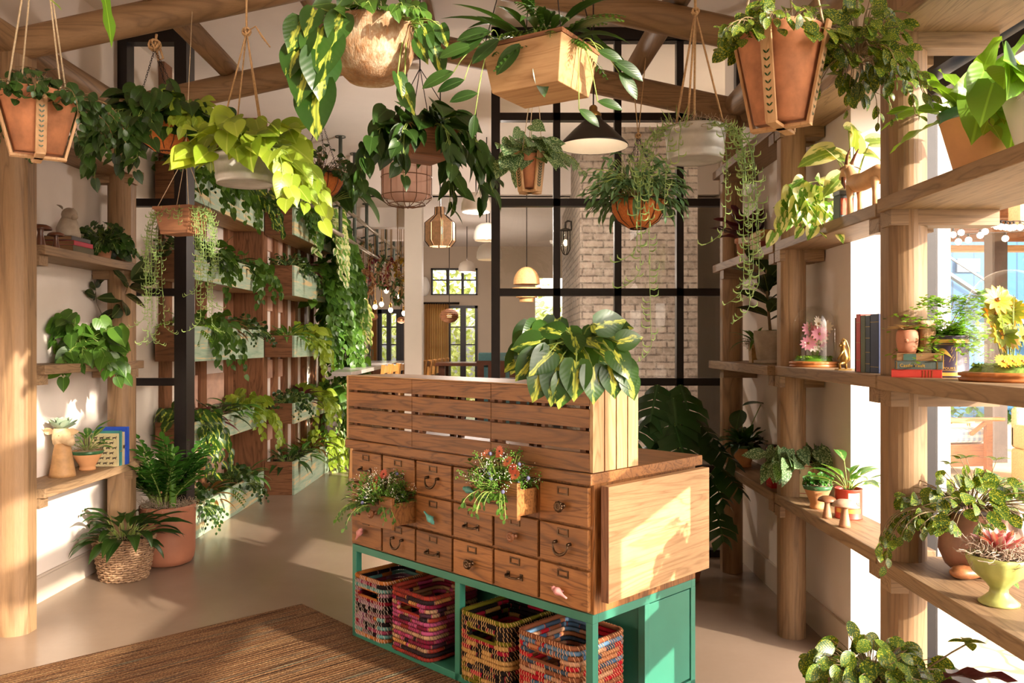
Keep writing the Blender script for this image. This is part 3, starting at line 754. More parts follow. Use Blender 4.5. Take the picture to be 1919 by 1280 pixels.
for x in (.03,.53,.59,1.10,1.15,1.63):
    m=MB(); m.box((x,.0185,.004),(x+.03,.04,.335)); m.build('upright',M['brown_z'],crate)
    m=MB(); m.box((x+.01,.262,.004),(x+.04,.285,.335)); m.build('upright',M['brown_z'],crate)
m=MB(); m.box((.0,.0,.3405),(1.6935,.304,.3455)); m.build('lid',M['pale_x'],crate)

# ---------------------------------------------------------------- rag baskets
def ragmat(name,cols,seed):
    m,nt,out=newmat(name); at=node(nt,'Attribute',attribute_name='rnd').outputs['Fac']
    n=len(cols); c=ramp(nt,at,[((i)/n,hexc(x)) for i,x in enumerate(cols)],'CONSTANT')
    uv=node(nt,'TexCoord').outputs['Object']; nz=noise(nt,uv,300,2,.7)
    c=mixc(nt,mth(nt,'MULTIPLY',nz.outputs[0],.35),c,hexc('#2c1a18')); finish(nt,out,c,.9,0,nz.outputs[0],.5,.003,.1); return m
def roundrect(w,d,r,n=96):
    # points along a rounded rectangle, starting at the middle of the front
    pts=[]; segs=[((0,0),(w/2-r,0)),('c',(w/2-r,r),-pi/2),((w/2,r),(w/2,d-r)),('c',(w/2-r,d-r),0),((w/2-r,d),(-w/2+r,d)),('c',(-w/2+r,d-r),pi/2),((-w/2,d-r),(-w/2,r)),('c',(-w/2+r,r),pi),((-w/2+r,0),(0,0))]
    ls=[(r*pi/2 if s[0]=='c' else sqrt((s[1][0]-s[0][0])**2+(s[1][1]-s[0][1])**2)) for s in segs]; T=sum(ls); step=T/n
    for k in range(n):
        q=k*step; i=0
        while q>ls[i]: q-=ls[i]; i+=1
        s=segs[i]
        if s[0]=='c': a=s[2]+q/r; pts.append((s[1][0]+cos(a)*r, s[1][1]+sin(a)*r))
        else: t=q/ls[i]; pts.append((s[0][0]+(s[1][0]-s[0][0])*t, s[0][1]+(s[1][1]-s[0][1])*t))
    return pts
def basket(x,cols,rim,stitch,label,w=.32,d=.34,h=.32,seed=1):
    q=random.Random(seed); t=thing('rag_basket',label,'basket',desk.matrix_local@Vector((0,0,0)) if False else desk.location+Vector((.7071*(x+w/2),-.7071*(x+w/2),.044))+Vector((.7071,.7071,0))*.006,R_(-45),'braided rag baskets under the desk')
    nr=15; rr=h/nr/2; mt=ragmat('rags',cols,seed); mb=MB(); sb=MB(); n=84; pts=roundrect(w-.02,d,.045,n)
    NC=len(cols)
    for i in range(nr):
        z=rr+i*2*rr; rowc=(q.randrange(NC)+.5)/NC; vs=[]; rs=[]; runc=rowc; sub=[]
        hole = i in (nr-5,nr-4)
        loop=list(range(n)); 
        if hole: loop=list(range(6,n-5))
        P2=[]; R2=[]; C2=[]; run=0
        for k in loop:
            if run<=0: runc=rowc if q.random()<.55 else (q.randrange(NC)+.5)/NC; run=q.randint(2,7)
            run-=1
            a=pts[k]; b=pts[(k+1)%n]
            for tt,rad in ((0,rr*.86),(.5,rr*1.12)):
                P2.append((a[0]+(b[0]-a[0])*tt,a[1]+(b[1]-a[1])*tt+.0,z)); R2.append(rad); C2.append(runc if i not in (nr-1,0) else rim/NC+.5/NC)
        if not hole: P2.append(P2[0]); R2.append(R2[0]); C2.append(C2[-1])
        mb.tube(P2,R2,7,C2,caps=hole)
        for k in range(0,n,1):
            if hole and (k<7 or k>n-7): continue
            if q.random()<.75:
                a=pts[k]; b=pts[(k+1)%n]; dx,dy=b[0]-a[0],b[1]-a[1]; l=sqrt(dx*dx+dy*dy); ox,oy=dy/l,-dx/l
                sb.tube([(a[0]+ox*rr*.5,a[1]+oy*rr*.5,z+rr*1.0),(a[0]+dx*.3+ox*rr*1.18,a[1]+dy*.3+oy*rr*1.18,z+rr*.2),(a[0]+dx*.6+ox*rr*.9,a[1]+dy*.6+oy*rr*.9,z-rr*.9)],.0012,3,caps=False)
    mb.box((-w/2+.015,.012,.004),(w/2-.015,d-.012,.01),.05)
    mb.build('woven_body',mt,t); sb.build('stitching',plain('stitch_'+str(seed),stitch,.9),t)
    hb=MB(); zh=(nr-4)*2*rr; hw=pts[6][0]; z0,z1=zh-2*rr,zh+2*rr
    hb.tube([(-hw,0,z0-.002),(hw,0,z0-.002),(hw+.006,0,zh),(hw,0,z1+.002),(-hw,0,z1+.002),(-hw-.006,0,zh),(-hw,0,z0-.002)],rr*.8,7,(rim+.5)/NC); hb.build('handle_edge',mt,t)
    return t
basket(.035,['#1c1416','#8c3a52','#8a6072','#7c1424','#5f8f89','#b06a30','#1c1416','#6a3040'],5,'#d8c8b8','multicoloured rag basket with an orange rim, at the far end under the desk',.30,.33,seed=3)
basket(.365,['#8c1e3c','#c65a86','#a33a2c','#d99c5a','#4a2a3a','#b8436a','#caa07a','#2e2226'],2,'#2a1c1c','pink and crimson rag basket, second under the desk',.33,.33,seed=5)
basket(.90,['#6c6618','#1e1a18','#98142e','#4d4034','#b01c3a','#1e1a18','#b88e50','#28242a'],0,'#e0b070','rag basket with an olive green rim, third under the desk',.33,.33,seed=8)
basket(1.275,['#8a5236','#4a6a88','#b81c28','#b8764e','#3d4f62','#b01c28','#c09070','#5f7f9c'],0,'#dca878','red, blue and tan striped rag basket at the sunny end of the desk',.35,.33,seed=11)

# ---------------------------------------------------------------- bouquets in the open drawers
def bouquet(lx,ly,lz,label,seed,big):
    rg.seed(seed); loc=desk.location+Vector((.7071*lx+.7071*ly,-.7071*lx+.7071*ly,lz))
    t=thing('flower_bouquet',label,'flowers',loc,R_(-45)); g=MB(); s=MB(); fp=MB(); fc=MB(); w=MB(); ye=MB(); tr=MB(); th=MB()
    for i in range(240):
        a=rg.uniform(0,6.28); e=rg.uniform(.1,1.5); l=rg.uniform(.06,.17); d=rdir(a,e); p=Vector((cos(a)*.04,sin(a)*.05,0)); q_=p+Vector((d.x*l*.9,d.y*l,d.z*l))
        if q_.y>.10: q_.y=.10
        s.tube([p,(p+q_)/2+Z*.01,q_],.0009,3,caps=False)
        k=i%10
        if k in (0,1,2,3):
            for j in range(6): leaf(g,p+(q_-p)*(.3+.14*j),rdir(rg.uniform(0,6.28),rg.uniform(-.3,.8)),.045,.012 if k<2 else .02,LANCE,.4)
        elif k in (4,5,6):
            for j in range(7): w.ball(q_+rdir(rg.uniform(0,6.28),rg.uniform(-1,1.4))*rg.uniform(.006,.03),.0026,n=5)
        elif k in (7,8):
            for j in range(16): ye.ball(q_+rdir(rg.uniform(0,6.28),rg.uniform(-1,1.4))*rg.uniform(.004,.026),.0036,n=5)
        elif i%20==9:
            tb=MB(); tb.ball(q_,.009,n=8); tb.build('thistle_head',plain('thistle','#5a5a78',.7),t)
    for p in big:
        d=Vector((.15*rg.uniform(-1,1),-1,.5+.3*rg.uniform(-1,1))); s.tube([(0,0,0),Vector(p)*.5,p],.0016,4); flower(fp,fc,p,d,.024,13,rg.random())
    vines(g,tr,(0,-.02,-.0),.06,9,(.10,.2),.02,.036,.026,OVAL,az=(pi*1.05,pi*1.95),rad=.0012)
    g.build('foliage',M['l_mid'],t); s.build('stems',M['stem'],t); fp.build('petals',leafmat('petal_coral','#c1533a','#d9825f',vein='#d98a60',tr=.2),t); fc.build('flower_centres',M['soil'],t)
    w.build('white_sprays',M['white'],t); ye.build('yellow_green_sprays',M['l_bright'],t); tr.build('trailing_stems',M['stem'],t)
bouquet(.42,-.075,.80,'wildflower bouquet with a single coral daisy, spilling from the middle row drawer',21,[(.02,-.06,.12),(.035,-.02,.15),(.0,-.05,.085)])
bouquet(1.26,-.055,.975,'larger wildflower bouquet with coral and dusky pink daisies in the top drawer',22,[(.09,-.06,.13),(.11,-.05,.10),(.125,-.05,.075),(.0,-.02,.15),(.02,-.04,.165),(-.07,-.03,.14)])

# ================================================================ CONTAINERS & HANGING PLANTS
def ropes(t, pts, apex, mat, r=.0035, name='rope', up=None, chain=False):
    m=MB()
    for p in pts:
        if chain: chainlinks(m,p,apex)
        else: m.tube([p,apex],r,6)
    if up is not None:
        if chain: chainlinks(m,apex,up)
        else: m.tube([apex,up],r*1.3,6)
    return m.build(name,mat,t)
def coir_basket(t,R,ry=1.,nw=14):
    m=MB(); m.lathe([(.0005,0),(R*.35,.004),(R*.72,R*.28),(R*.93,R*.62),(R*.98,R*.98),(R*.88,R*.98),(R*.8,R*.9)],n=36); m.build('coir_liner',M['coir'],t)
    w=MB()
    for k in range(nw):
        a=2*pi*k/nw; w.tube([(cos(a)*q,sin(a)*q,z) for q,z in ((R*.2,-.002),(R*.42,.012),(R*.75,R*.28),(R*.96,R*.62),(R*1.02,R))],.0022,5)
    for q,z,th in ((R*1.03,R,.004),(R*.3,.001,.003)): w.tube([(cos(2*pi*k/32)*q,sin(2*pi*k/32)*q,z) for k in range(33)],th,6,caps=False)
    w.build('wire_frame',M['iron'],t)
def tub(t,R,H,k=.9):
    m=MB(); m.lathe([(.0005,.006),(R*k-.006,.006),(R*k,0),(R*k,.012),(R*(k+.03),H*.2),(R*(k+.045),H*.3),(R*(k+.03),H*.32),(R*(k+.06),H*.62),(R*(k+.075),H*.72),(R*(k+.06),H*.74),(R,H-.008),(R+.005,H-.002),(R+.001,H+.003),(R-.004,H-.002),(R-.008,H-.03)],n=44); m.build('galvanised_tub',M['zinc'],t)
def slat_pot(t,R,Rb,H,n=6,rot=0.):
    m=MB(); rr=MB()
    for (mb,q0,q1,th) in ((m,Rb,R,0),):
        vs=[];k=24
        mb.lathe([(.0005,.01),(Rb*.96,.01),(R*.94,H*.97),(R*.97,H),(R*.86,H),(R*.84,H*.94)],n=48,wob=lambda a,z:.03*cos(a*4))
    m.build('clay_liner',M['terra'],t)
    for k in range(n):
        a=2*pi*k/n+rot; d=Vector((cos(a),sin(a),0)); s=Vector((-sin(a),cos(a),0))
        rr.bar(d*(Rb+.006)+Z*-.004, d*(R+.008)+Z*(H+.01), .038,.011,up=d)
        rr.bar(d*(Rb+.012)+Z*-.006, d*-.01+Z*-.006, .034,.011)
    bev(rr.build('wooden_strap',M['pale_z'],t),.002)
    for k in range(n):
        v=MB(); a=2*pi*k/n+rot; d=Vector((cos(a),sin(a),0)); s=Vector((-sin(a),cos(a),0)); o=d*.0145
        p0=d*(Rb)+o; p1=d*(R)+Z*H+o
        for j in range(9):
            c_=p0+(p1-p0)*(.06+j*.075)
            for sg in (-1,1): leaf(v,c_,(s*sg*.8+Z),.018,.006,SMALL,0,0,0,.3,up=d)
        v.build('painted_sprig',M['l_dark'],t)

# H1 far-left clay planter in wooden straps
rg.seed(101)
t=thing('hanging_planter','tapered clay planter in wooden straps, hung by four cotton cords at the white wall','hanging plant',P(72,292,3.2),0.3)
slat_pot(t,.145,.085,.235,4,rot=-1.27-.3+.3); s=MB(); mossring(s,(0,0,.225),.12,50); s.build('moss',M['moss'],t)
ml,ms=MB(),MB(); bush(ml,ms,(0,0,.21),120,.19,.12,.05,.034,OVAL,low=-.4); vines(ml,ms,(0,0,.22),.12,20,(.1,.3),.022,.05,.033,OVAL,fall=.7)
done(t,ml,ms,M['l_dark'],M['stemd'])
ropes(t,[(cos(a)*.13,sin(a)*.13,.24) for a in (-2.2,-.75,.9,2.3)],(.0,0,1.0),M['cord'],.0035)
# H2 dark pothos in coir basket
rg.seed(102)
t=thing('hanging_basket','coir wire basket of dark heart-leaf pothos with lime tips, on chains from the roof log','hanging plant',P(312,286,4.45),0)
coir_basket(t,.165); ml,ms=MB(),MB(); bush(ml,ms,(-.03,0,.17),120,.27,.2,.115,.085,HEART,low=-.6,dr=(.6,1.3)); vines(ml,ms,(-.06,-.02,.17),.15,26,(.15,.38),.04,.115,.08,HEART,az=(2.2,5.2))
done(t,ml,ms,M['l_dark']); ml=MB(); bush(ml,MB(),(.1,-.02,.2),32,.16,.14,.11,.08,HEART,low=-.4); vines(ml,MB(),(.12,-.05,.16),.08,4,(.1,.2),.05,.1,.07,HEART,az=(-1.5,.5)); ml.build('young_foliage',M['l_lime'],t)['label']='lime yellow young leaves'
ap=P(290,92,4.45)-t.location; ropes(t,[(cos(a)*.16,sin(a)*.16,.165) for a in (-2.6,-.5,1.57)],ap,M['iron'],.003,'chain',chain=True)
k=MB(); knot(k,ap+Z*.02,.03,.007); k.tube([ap,ap+Z*.08+X*.01],.007,6); k.tube([ap+X*.03,ap+X*.045-Z*.05,ap+X*.02-Z*.06,ap+X*.01],.006,6); k.build('rope_knot',M['rope'],t)
# H3 galvanised tub, lime philodendron
rg.seed(103)
t=thing('hanging_tub','round galvanised tub overflowing with bright lime heart leaves, hung on jute ropes','hanging plant',P(459,346,3.4),0)
tub(t,.125,.115); soil(t,.12,.09); s=MB(); mossring(s,(0,0,.1),.12,110,.05); s.build('moss',M['moss'],t)
ml,ms=MB(),MB(); bush(ml,ms,(.02,0,.12),64,.24,.16,.135,.098,HEART,low=-.25,dr=(.4,1.2)); vines(ml,ms,(.02,-.03,.12),.12,9,(.14,.34),.055,.13,.10,HEART,az=(-1.3,.9))
bush(ml,ms,(-.06,-.05,.1),8,.16,.05,.13,.09,HEART,az=(2.6,4.2)); done(t,ml,ms,M['l_lime'])
ap=P(462,60,3.4)-t.location; ropes(t,[(cos(a)*.118,sin(a)*.118,.115) for a in (-2.5,-.6,1.0,2.3)],ap,M['rope'],.0035,up=ap+Vector((-.0,0,.5)))
k=MB(); knot(k,ap,.016,.005)
for j in range(4): k.tube([ap,ap+Vector((.04,-.01,.02)),ap+Vector((.07+.01*j,-.01,-.03-.012*j))],.003,5)
k.build('rope_knot',M['rope'],t)
# H4 small tapered wooden box
rg.seed(104)
t=thing('hanging_box','small tapered wooden box of stringy pale green succulents hanging beside the steel mullion','hanging plant',P(341,440,4.3),R_(-18))
m=MB(); m.taper((.085,.06),(.11,.08),0,.13); bev(m.build('box',M['brown_x'],t),.002)
m=MB(); m.box((-.115,-.085,.125),(.115,-.072,.14)); m.box((-.115,.072,.125),(.115,.085,.14)); m.box((-.115,-.072,.125),(-.102,.072,.14)); m.box((.102,-.072,.125),(.115,.072,.14)); m.build('rim',M['brown_x'],t)
ml,ms=MB(),MB(); strings(ml,ms,(0,0,.13),.11,22,(.25,.85),.018,.03,azs=[2.9,3.2,3.4,-.3,-.6,0,.2],sq=.8); strings(ml,ms,(0,0,.13),.08,26,(.05,.14),.016,.03,sq=.8); done(t,ml,ms,M['l_string'],M['l_string'])
ap=P(348,290,4.3)-t.location; ap=Matrix.Rotation(R_(18),3,'Z')@ap; hk=Matrix.Rotation(R_(18),3,'Z')@(Vector((-1.74,4.5,3.42))-t.location)
m_=MB(); m_.tube([ap,hk],.002,5); m_.build('hanging_cord',M['cord'],t)
ropes(t,[(-.1,-.07,.13),(.1,-.07,.13),(.1,.07,.13),(-.1,.07,.13)],ap,M['cord'],.0018,up=ap+Z*.08)
# H5 big cork bowl, philodendron brasil
rg.seed(105)
t=thing('hanging_bowl','large rough cork bowl with striped yellow and green heart leaves, hanging highest','hanging plant',P(697,158,3.0),0)
m,nt,out=newmat('cork'); v=objcoord(nt); n1=noise(nt,v,9,5,.7); n2=noise(nt,node(nt,'Mapping',{'Vector':v,'Scale':(70,70,9)}).outputs[0],1.5,3,.7)
c=ramp(nt,n1.outputs[0],[(.35,hexc('#7f5e40')),(.48,hexc('#a07d5c')),(.62,hexc('#c3b196'))]); c=mixc(nt,ramp(nt,n2.outputs[0],[(.45,(0,0,0)),(.7,(.7,.7,.7))]),c,hexc('#9a6535'))
finish(nt,out,c,.9,0,n2.outputs[0],.8,.006); M['cork']=m
m=MB(); m.lathe([(.0005,0),(.05,.002),(.085,.012),(.125,.05),(.148,.10),(.152,.15),(.150,.19),(.156,.2),(.153,.212),(.142,.21),(.135,.17)],n=56,wob=lambda a,z:.02*sin(a*3+z*20)+.008*sin(a*11)); m.build('bowl',M['cork'],t)
soil(t,.14,.19); s=MB(); mossring(s,(0,0,.2),.15,160,.05); s.build('moss',M['moss'],t)
ml,ms=MB(),MB(); bush(ml,ms,(.02,0,.21),85,.17,.12,.07,.055,HEART,low=-.15); vines(ml,ms,(.03,-.05,.2),.13,8,(.04,.1),.03,.06,.05,HEART,az=(-1.6,.4)); done(t,ml,ms,M['l_mid'])
ml=MB(); ms=MB()
for px,py,L,a in ((575,60,.14,2.7),(600,55,.15,4.2),(560,85,.13,2.9),(582,118,.16,3.9),(618,70,.16,4.3),(600,100,.17,4.9),(565,40,.12,3.),(596,160,.19,4.6),(640,30,.12,4.),(590,20,.1,2.8)):
    q=P(px,py,2.85)-t.location; ms.tube(curve3((-.1,-.03,.2),q,.05),.003,4); leaf(ml,q,Vector((cos(a)*.3,-.25,-.9)),L*1.05,L*.86,HEART,rg.uniform(.1,.5),.2,rg.uniform(-.4,.4),up=FUP)
for px,py,L in ((795,55,.09),(808,70,.08),(815,95,.1),(825,50,.08),(785,75,.09),(758,165,.1),(745,140,.09)):
    q=P(px,py,2.85)-t.location; ms.tube(curve3((.13,-.02,.2),q,.06),.0025,4); leaf(ml,q,Vector((.3,-.2,-.9)),L*1.05,L*.68,HEART,.3,.3,rg.uniform(-.5,.5),up=FUP)
ml.build('large_foliage',M['l_brasil'],t)['label']='large leaves with a yellow centre streak'; ms.build('trailing_stems',M['stem'],t)
ropes(t,[(-.14,0,.21),(.14,0,.21),(0,.14,.21)],(0,.02,.95),M['iron'],.003,'chain',chain=True)
# H6 coir basket small dark
rg.seed(106)
t=thing('hanging_basket','coir wire basket of small dark leaves on black chains, before the planted wall','hanging plant',P(602,372,5.6),0)
coir_basket(t,.155,nw=12); ml,ms=MB(),MB(); bush(ml,ms,(0,0,.16),150,.22,.2,.045,.032,OVAL,low=-.3); vines(ml,ms,(0,-.02,.16),.14,14,(.08,.2),.022,.045,.035,OVAL); done(t,ml,ms,M['l_dark'],M['stemd'])
ap=P(600,218,5.6)-t.location; ropes(t,[(cos(a)*.15,sin(a)*.15,.155) for a in (-2.6,-.5,1.57)],ap,M['iron'],.003,'chain',up=ap+Z*.5,chain=True)
# H7 wooden box dark heart
rg.seed(107)
t=thing('hanging_box','wooden hanging box buried in long dark heart-leaf philodendron, below the iron hook','hanging plant',P(792,300,4.1),R_(35))
m=MB(); m.taper((.10,.10),(.135,.135),0,.14); bev(m.build('box',M['brown_x'],t),.003); soil(t,.12,.13)
ml,ms=MB(),MB(); bush(ml,ms,(0,0,.16),46,.22,.14,.15,.105,HEART,low=-.3,dr=(.6,1.2)); vines(ml,ms,(0,0,.14),.13,22,(.15,.42),.055,.15,.10,HEART,azs=[2.6,3.2,3.9,4.6,5.3,-.6,.0,.6]); done(t,ml,ms,M['l_dark'])
ap=P(787,128,4.1)-t.location; ap=Matrix.Rotation(R_(-35),3,'Z')@ap
ropes(t,[(-.13,-.13,.14),(.13,-.13,.14),(.13,.13,.14),(-.13,.13,.14)],ap,M['iron'],.0022,name='wire',up=ap+Z*.05)
k=MB(); k.ball(ap+Z*.06,.014); k.tube([ap+Z*.07,ap+Z*.11+X*.012,ap+Z*.13,ap+Z*.15,ap+Z*.45],.0035,6); k.build('hook',M['iron'],t)
# H8 large wooden trough
rg.seed(108)
t=thing('hanging_trough','large tapered pale wooden trough seen from below, with broad leaves and ferns','hanging plant',Vector((.10,2.86,2.455)),R_(-32))
m=MB(); m.taper((.13,.11),(.155,.135),0,.15); bev(m.build('box',M['pale_x'],t),.003); m=MB(); m.taper((.157,.137),(.16,.14),.1505,.163); m.build('dark_lip',M['brown_x'],t); soil(t,.125,.15,sq=.9)
ml,ms=MB(),MB(); rosette(ml,ms,(0,0,.16),26,.24,.05,LANCE,(.3,1.4),(.4,1.1),jit=.06,stalk=.08)
for px,py,L,a in ((905,70,.13,3.4),(885,85,.12,3.),(935,75,.12,3.6),(975,82,.13,3.9),(1005,110,.13,5.),(1120,95,.1,0),(1150,115,.12,-.2),(1160,135,.11,-.8),(870,150,.1,3.1),(895,175,.1,2.9),(850,135,.12,3.2),(920,60,.12,2.8),(1085,205,.09,-.4),(1120,190,.09,.2),(890,215,.08,4.6)):
    q=Matrix.Rotation(R_(32),3,'Z')@(P(px,py,2.75)-t.location); b0=Vector((max(-.16,min(.16,q.x)),max(-.13,min(.13,q.y)),.165)); ms.tube(curve3(b0,q,.04),.002,4); leaf(ml,q,Matrix.Rotation(R_(32),3,'Z')@Vector((cos(a),-.15,sin(a)*.7-.35)),L,L*.42,OVAL,.5,.25,up=Matrix.Rotation(R_(32),3,'Z')@FUP)
done(t,ml,ms,M['l_dark']); ml=MB(); fern(ml,ml,(.06,-.03,.16),16,.26,.04,.012,(.1,1.2),1.3,13); fern(ml,ml,(-.1,0,.16),6,.22,.035,.01,(.3,1.2),1.2,12); ml.build('fern_fronds',M['l_mid'],t)
ropes(t,[(-.15,-.13,.155),(.15,-.13,.155),(.15,.13,.155),(-.15,.13,.155)],(0,0,.9),M['iron'],.002,'wire')
# H9 small clay pot under trough
rg.seed(109)
t=thing('hanging_pot','small clay pot in wooden straps with silver-spotted leaves, hung below the trough','hanging plant',P(993,357,3.7),.2)
slat_pot(t,.065,.045,.155,4,.5); s=MB(); mossring(s,(0,0,.15),.06,30,.03); s.build('moss',M['moss'],t)
ml,ms=MB(),MB(); bush(ml,ms,(0,0,.15),46,.13,.14,.09,.07,HEART,low=-.3); vines(ml,ms,(.02,-.02,.15),.06,4,(.1,.2),.04,.05,.042,HEART,az=(-1,.2)); done(t,ml,ms,M['l_silver'])
ropes(t,[(cos(a)*.06,sin(a)*.06,.155) for a in (-2.4,-.7,1.5)],(.03,0,.62),M['cord'],.002)
# H10 tub with string of fishhooks
rg.seed(110)
t=thing('hanging_tub','sunlit galvanised tub with very long strings of curved green beads trailing down','hanging plant',P(1303,302,3.36),0)
tub(t,.126,.13,.88); soil(t,.115,.11); s=MB(); mossring(s,(0,0,.118),.13,240,.06,.0011,.02); s.build('moss',M['moss'],t)
ml,ms=MB(),MB(); sd=[(-2.8,.7),(-2.6,1.0),(-2.95,.6),(-2.4,.4),(-1.0,.78),(-.85,.86),(-1.2,.55),(-.25,.6),(-.1,.75),(.1,.4),(-.4,.7),(-2.0,.2),(3.1,.25),(.5,.4)]
for a,l in sd: strings(ml,ms,(0,0,.125),.125,1,(l,l+.02),.025,.044,azs=[a])
strings(ml,ms,(0,0,.125),.12,7,(.08,.3),.016,.03,azs=[-.2,0,.2,.5,2.6,2.9]); strings(ml,ms,(0,0,.13),.1,20,(.03,.06),.016,.03)
rosette(ml,ms,(-.08,-.03,.13),10,.1,.006,LANCE,(.5,1.5),(0,.4),jit=.03); done(t,ml,ms,M['l_string'],M['l_string'])
ap=P(1303,22,3.36)-t.location; ropes(t,[(cos(a)*.115,sin(a)*.115,.125) for a in (-2.5,-2.05,-.35,1.4)],ap,M['rope'],.0045,up=ap+Z*.3); k=MB(); knot(k,ap,.014,.005); k.build('rope_knot',M['rope'],t)
# H11 coir basket with blue star fern
rg.seed(111)
t=thing('hanging_basket','orange coir basket of dense blue-green fern hanging before the brick chimney','hanging plant',P(1196,429,4.5),0)
coir_basket(t,.15,nw=12); s=MB(); mossring(s,(0,0,.15),.16,150,.06,.0014,.03); s.build('moss',plain('coir_fibre','#a9764a',.95),t)
ml,ms=MB(),MB(); rosette(ml,ms,(0,0,.16),150,.20,.026,STRAP,(-.25,1.4),(.7,1.7),stalk=.10,jit=.07,wave=.03,lo=.5); bush(ml,ms,(-.02,0,.24),170,.27,.2,.085,.017,LANCE,low=-.4); done(t,ml,ms,M['l_fern'])
ap=P(1196,255,4.5)-t.location; ropes(t,[(cos(a)*.14,sin(a)*.14,.15) for a in (-2.6,-.6,1.5)],ap,M['iron'],.0025,'chain',chain=True)
m=MB(); m.tube([ap,P(1184,118,4.5)-t.location],.003,5); m.tube([ap,P(1210,108,4.5)-t.location],.003,5); knot(m,ap,.014,.005); m.build('rope',M['rope'],t)
# H12 clay planter right
rg.seed(112)
t=thing('hanging_planter','big clay planter in wooden straps with mottled sunlit leaves, next to the oak shelving','hanging plant',P(1463,236,2.78),0)
slat_pot(t,.15,.088,.31,4,rot=-2.2); s=MB(); mossring(s,(0,0,.3),.12,60); s.build('moss',M['moss'],t)
ml,ms=MB(),MB(); bush(ml,ms,(0,0,.3),85,.2,.13,.075,.045,OVAL,low=-.4,dr=(.5,1.6)); bush(ml,ms,(.26,.0,.24),135,.16,.2,.07,.04,OVAL,low=-.6,dr=(.5,1.6)); vines(ml,ms,(.2,0,.22),.08,14,(.1,.3),.03,.07,.038,OVAL,az=(-1.6,1.2)); vines(ml,ms,(0,-.03,.3),.13,5,(.06,.13),.03,.07,.04,OVAL,az=(3.4,5)); done(t,ml,ms,M['l_hoya'],plain('pink_stem','#85704e',.5))
ropes(t,[(cos(a)*.14,sin(a)*.14,.31) for a in (-2.2,-.63,.94,2.5)],(0,0,1.0),M['cord'],.004)
# H13 frond in the top left corner
rg.seed(113)
t=thing('hanging_pot','clay pot hung above the view with one long wavy frond drooping down','hanging plant',P(180,-105,3.0),0)
rim_pot(t,.09,.13,.06,M['terra']); soil(t,.08,.11); ml,ms=MB(),MB()
q=P(190,-30,2.95)-t.location; ms.tube(curve3((0,0,.12),q,.1),.003,4); leaf(ml,q,Vector((.28,-.1,-.95)),.24,.05,STRAP,.2,.1,wave=.02)
q=P(78,-8,2.95)-t.location; ms.tube(curve3((0,0,.12),q,.12),.003,4); leaf(ml,q,Vector((.8,0,-.3)),.09,.035,OVAL,.5,.2)
rosette(ml,ms,(0,0,.12),12,.2,.036,STRAP,(.4,1.4),(.4,1),wave=.02); done(t,ml,ms,M['l_bright']); ropes(t,[(-.08,0,.12),(.08,0,.12),(0,.08,.12)],(0,0,.6),M['cord'],.002)
# H14 trailing plant by the far-left post
rg.seed(114)
t=thing('trailing_fig','dark small-leaved creeper trailing over the outer post at the white wall','plant',P(4,130,4.3),0)
ml,ms=MB(),MB(); vines(ml,ms,(0,0,.02),.06,10,(.12,.3),.025,.05,.034,OVAL); vines(ml,ms,(-.02,0,-.22),.05,12,(.15,.3),.025,.055,.036,OVAL); done(t,ml,ms,M['l_dark'],M['stemd'])
# ================================================================ WHITE WALL SHELVES
def LS(px,x,z): return Vector((x,sx(px,x),z))
M['succ_pot']=plain('carved_wood','#b58a5a',.6,0,.3,10,.3)
# deer head vase
rg.seed(201)
t=thing('deer_vase','carved wooden deer head vase with a grey-green succulent on top, on the lowest shelf','vase',LS(117,-2.80,.7705),R_(-12))
m=MB(); pr=[]
m.lathe([(.0005,0),(.075,0),(.072,.02),(.062,.08),(.052,.15),(.045,.19),(.046,.205),(.03,.21),(.0005,.212)],n=28,wob=lambda a,z:.03*cos(2*a),sxy=(1,1.05)); m.build('neck',M['succ_pot'],t)
m=MB(); pts=[(-.012,0,.235),(.005,-.0,.25),(.03,-.006,.245),(.055,-.012,.228),(.078,-.018,.214),(.09,-.02,.209)]
m.tube([(-.045,.004,.225),(-.038,.003,.235)]+pts,[.012,.036,.053,.056,.049,.036,.026,.018],18)
m.lathe([(.0005,.19),(.045,.2),(.052,.24),(.047,.285),(.04,.30),(.036,.301),(.034,.285)],(-.01,0,0),22); m.build('head',plain('carved_pale','#cdb088',.6,0,.25,12,.2),t)
for s in (-1,1):
    m=MB(); leaf(m,(s*.0-.01,-.0+s*.04,.285) if False else (-.01+s*.045,.0,.278),Vector((s*1.,-.1,.05)),.085,.05,OVAL,.15,.5,up=Y*-1); leaf(m,(-.01+s*.045,.006,.278),Vector((s*1.,-.1,.05)),.083,.048,OVAL,.15,.45,up=Y*-1)
    m.build('ear',MATS['carved_pale'],t)
m=MB(); m.ball((.018,-.048,.258),.006,n=8); m.ball((.018,.048,.258),.006,n=8); m.build('eye',M['dkwood'],t)
def echeveria(parent,c,R,n,mat,name='foliage',w=.45):
    m=MB()
    for i in range(n):
        a=i*2.4; f=(i+1)/n; l=R*(.35+.65*(1-f*.6)) ; e=.12+1.15*f
        leaf(m,Vector(c)+rdir(a,0)*.004,rdir(a,e),l,l*w,[(0,.3,0),(.3,.42,0),(.6,.5,0),(.85,.36,0),(1,0,0)],-.35,.35)
        leaf(m,Vector(c)-Z*.004+rdir(a,0)*.004,rdir(a,e),l*.98,l*w,[(0,.3,0),(.3,.42,0),(.6,.5,0),(.85,.36,0),(1,0,0)],-.35,.25)
    m.build(name,mat,parent)
echeveria(t,(-.005,0,.292),.115,20,M['l_succ'],'succulent',.5)
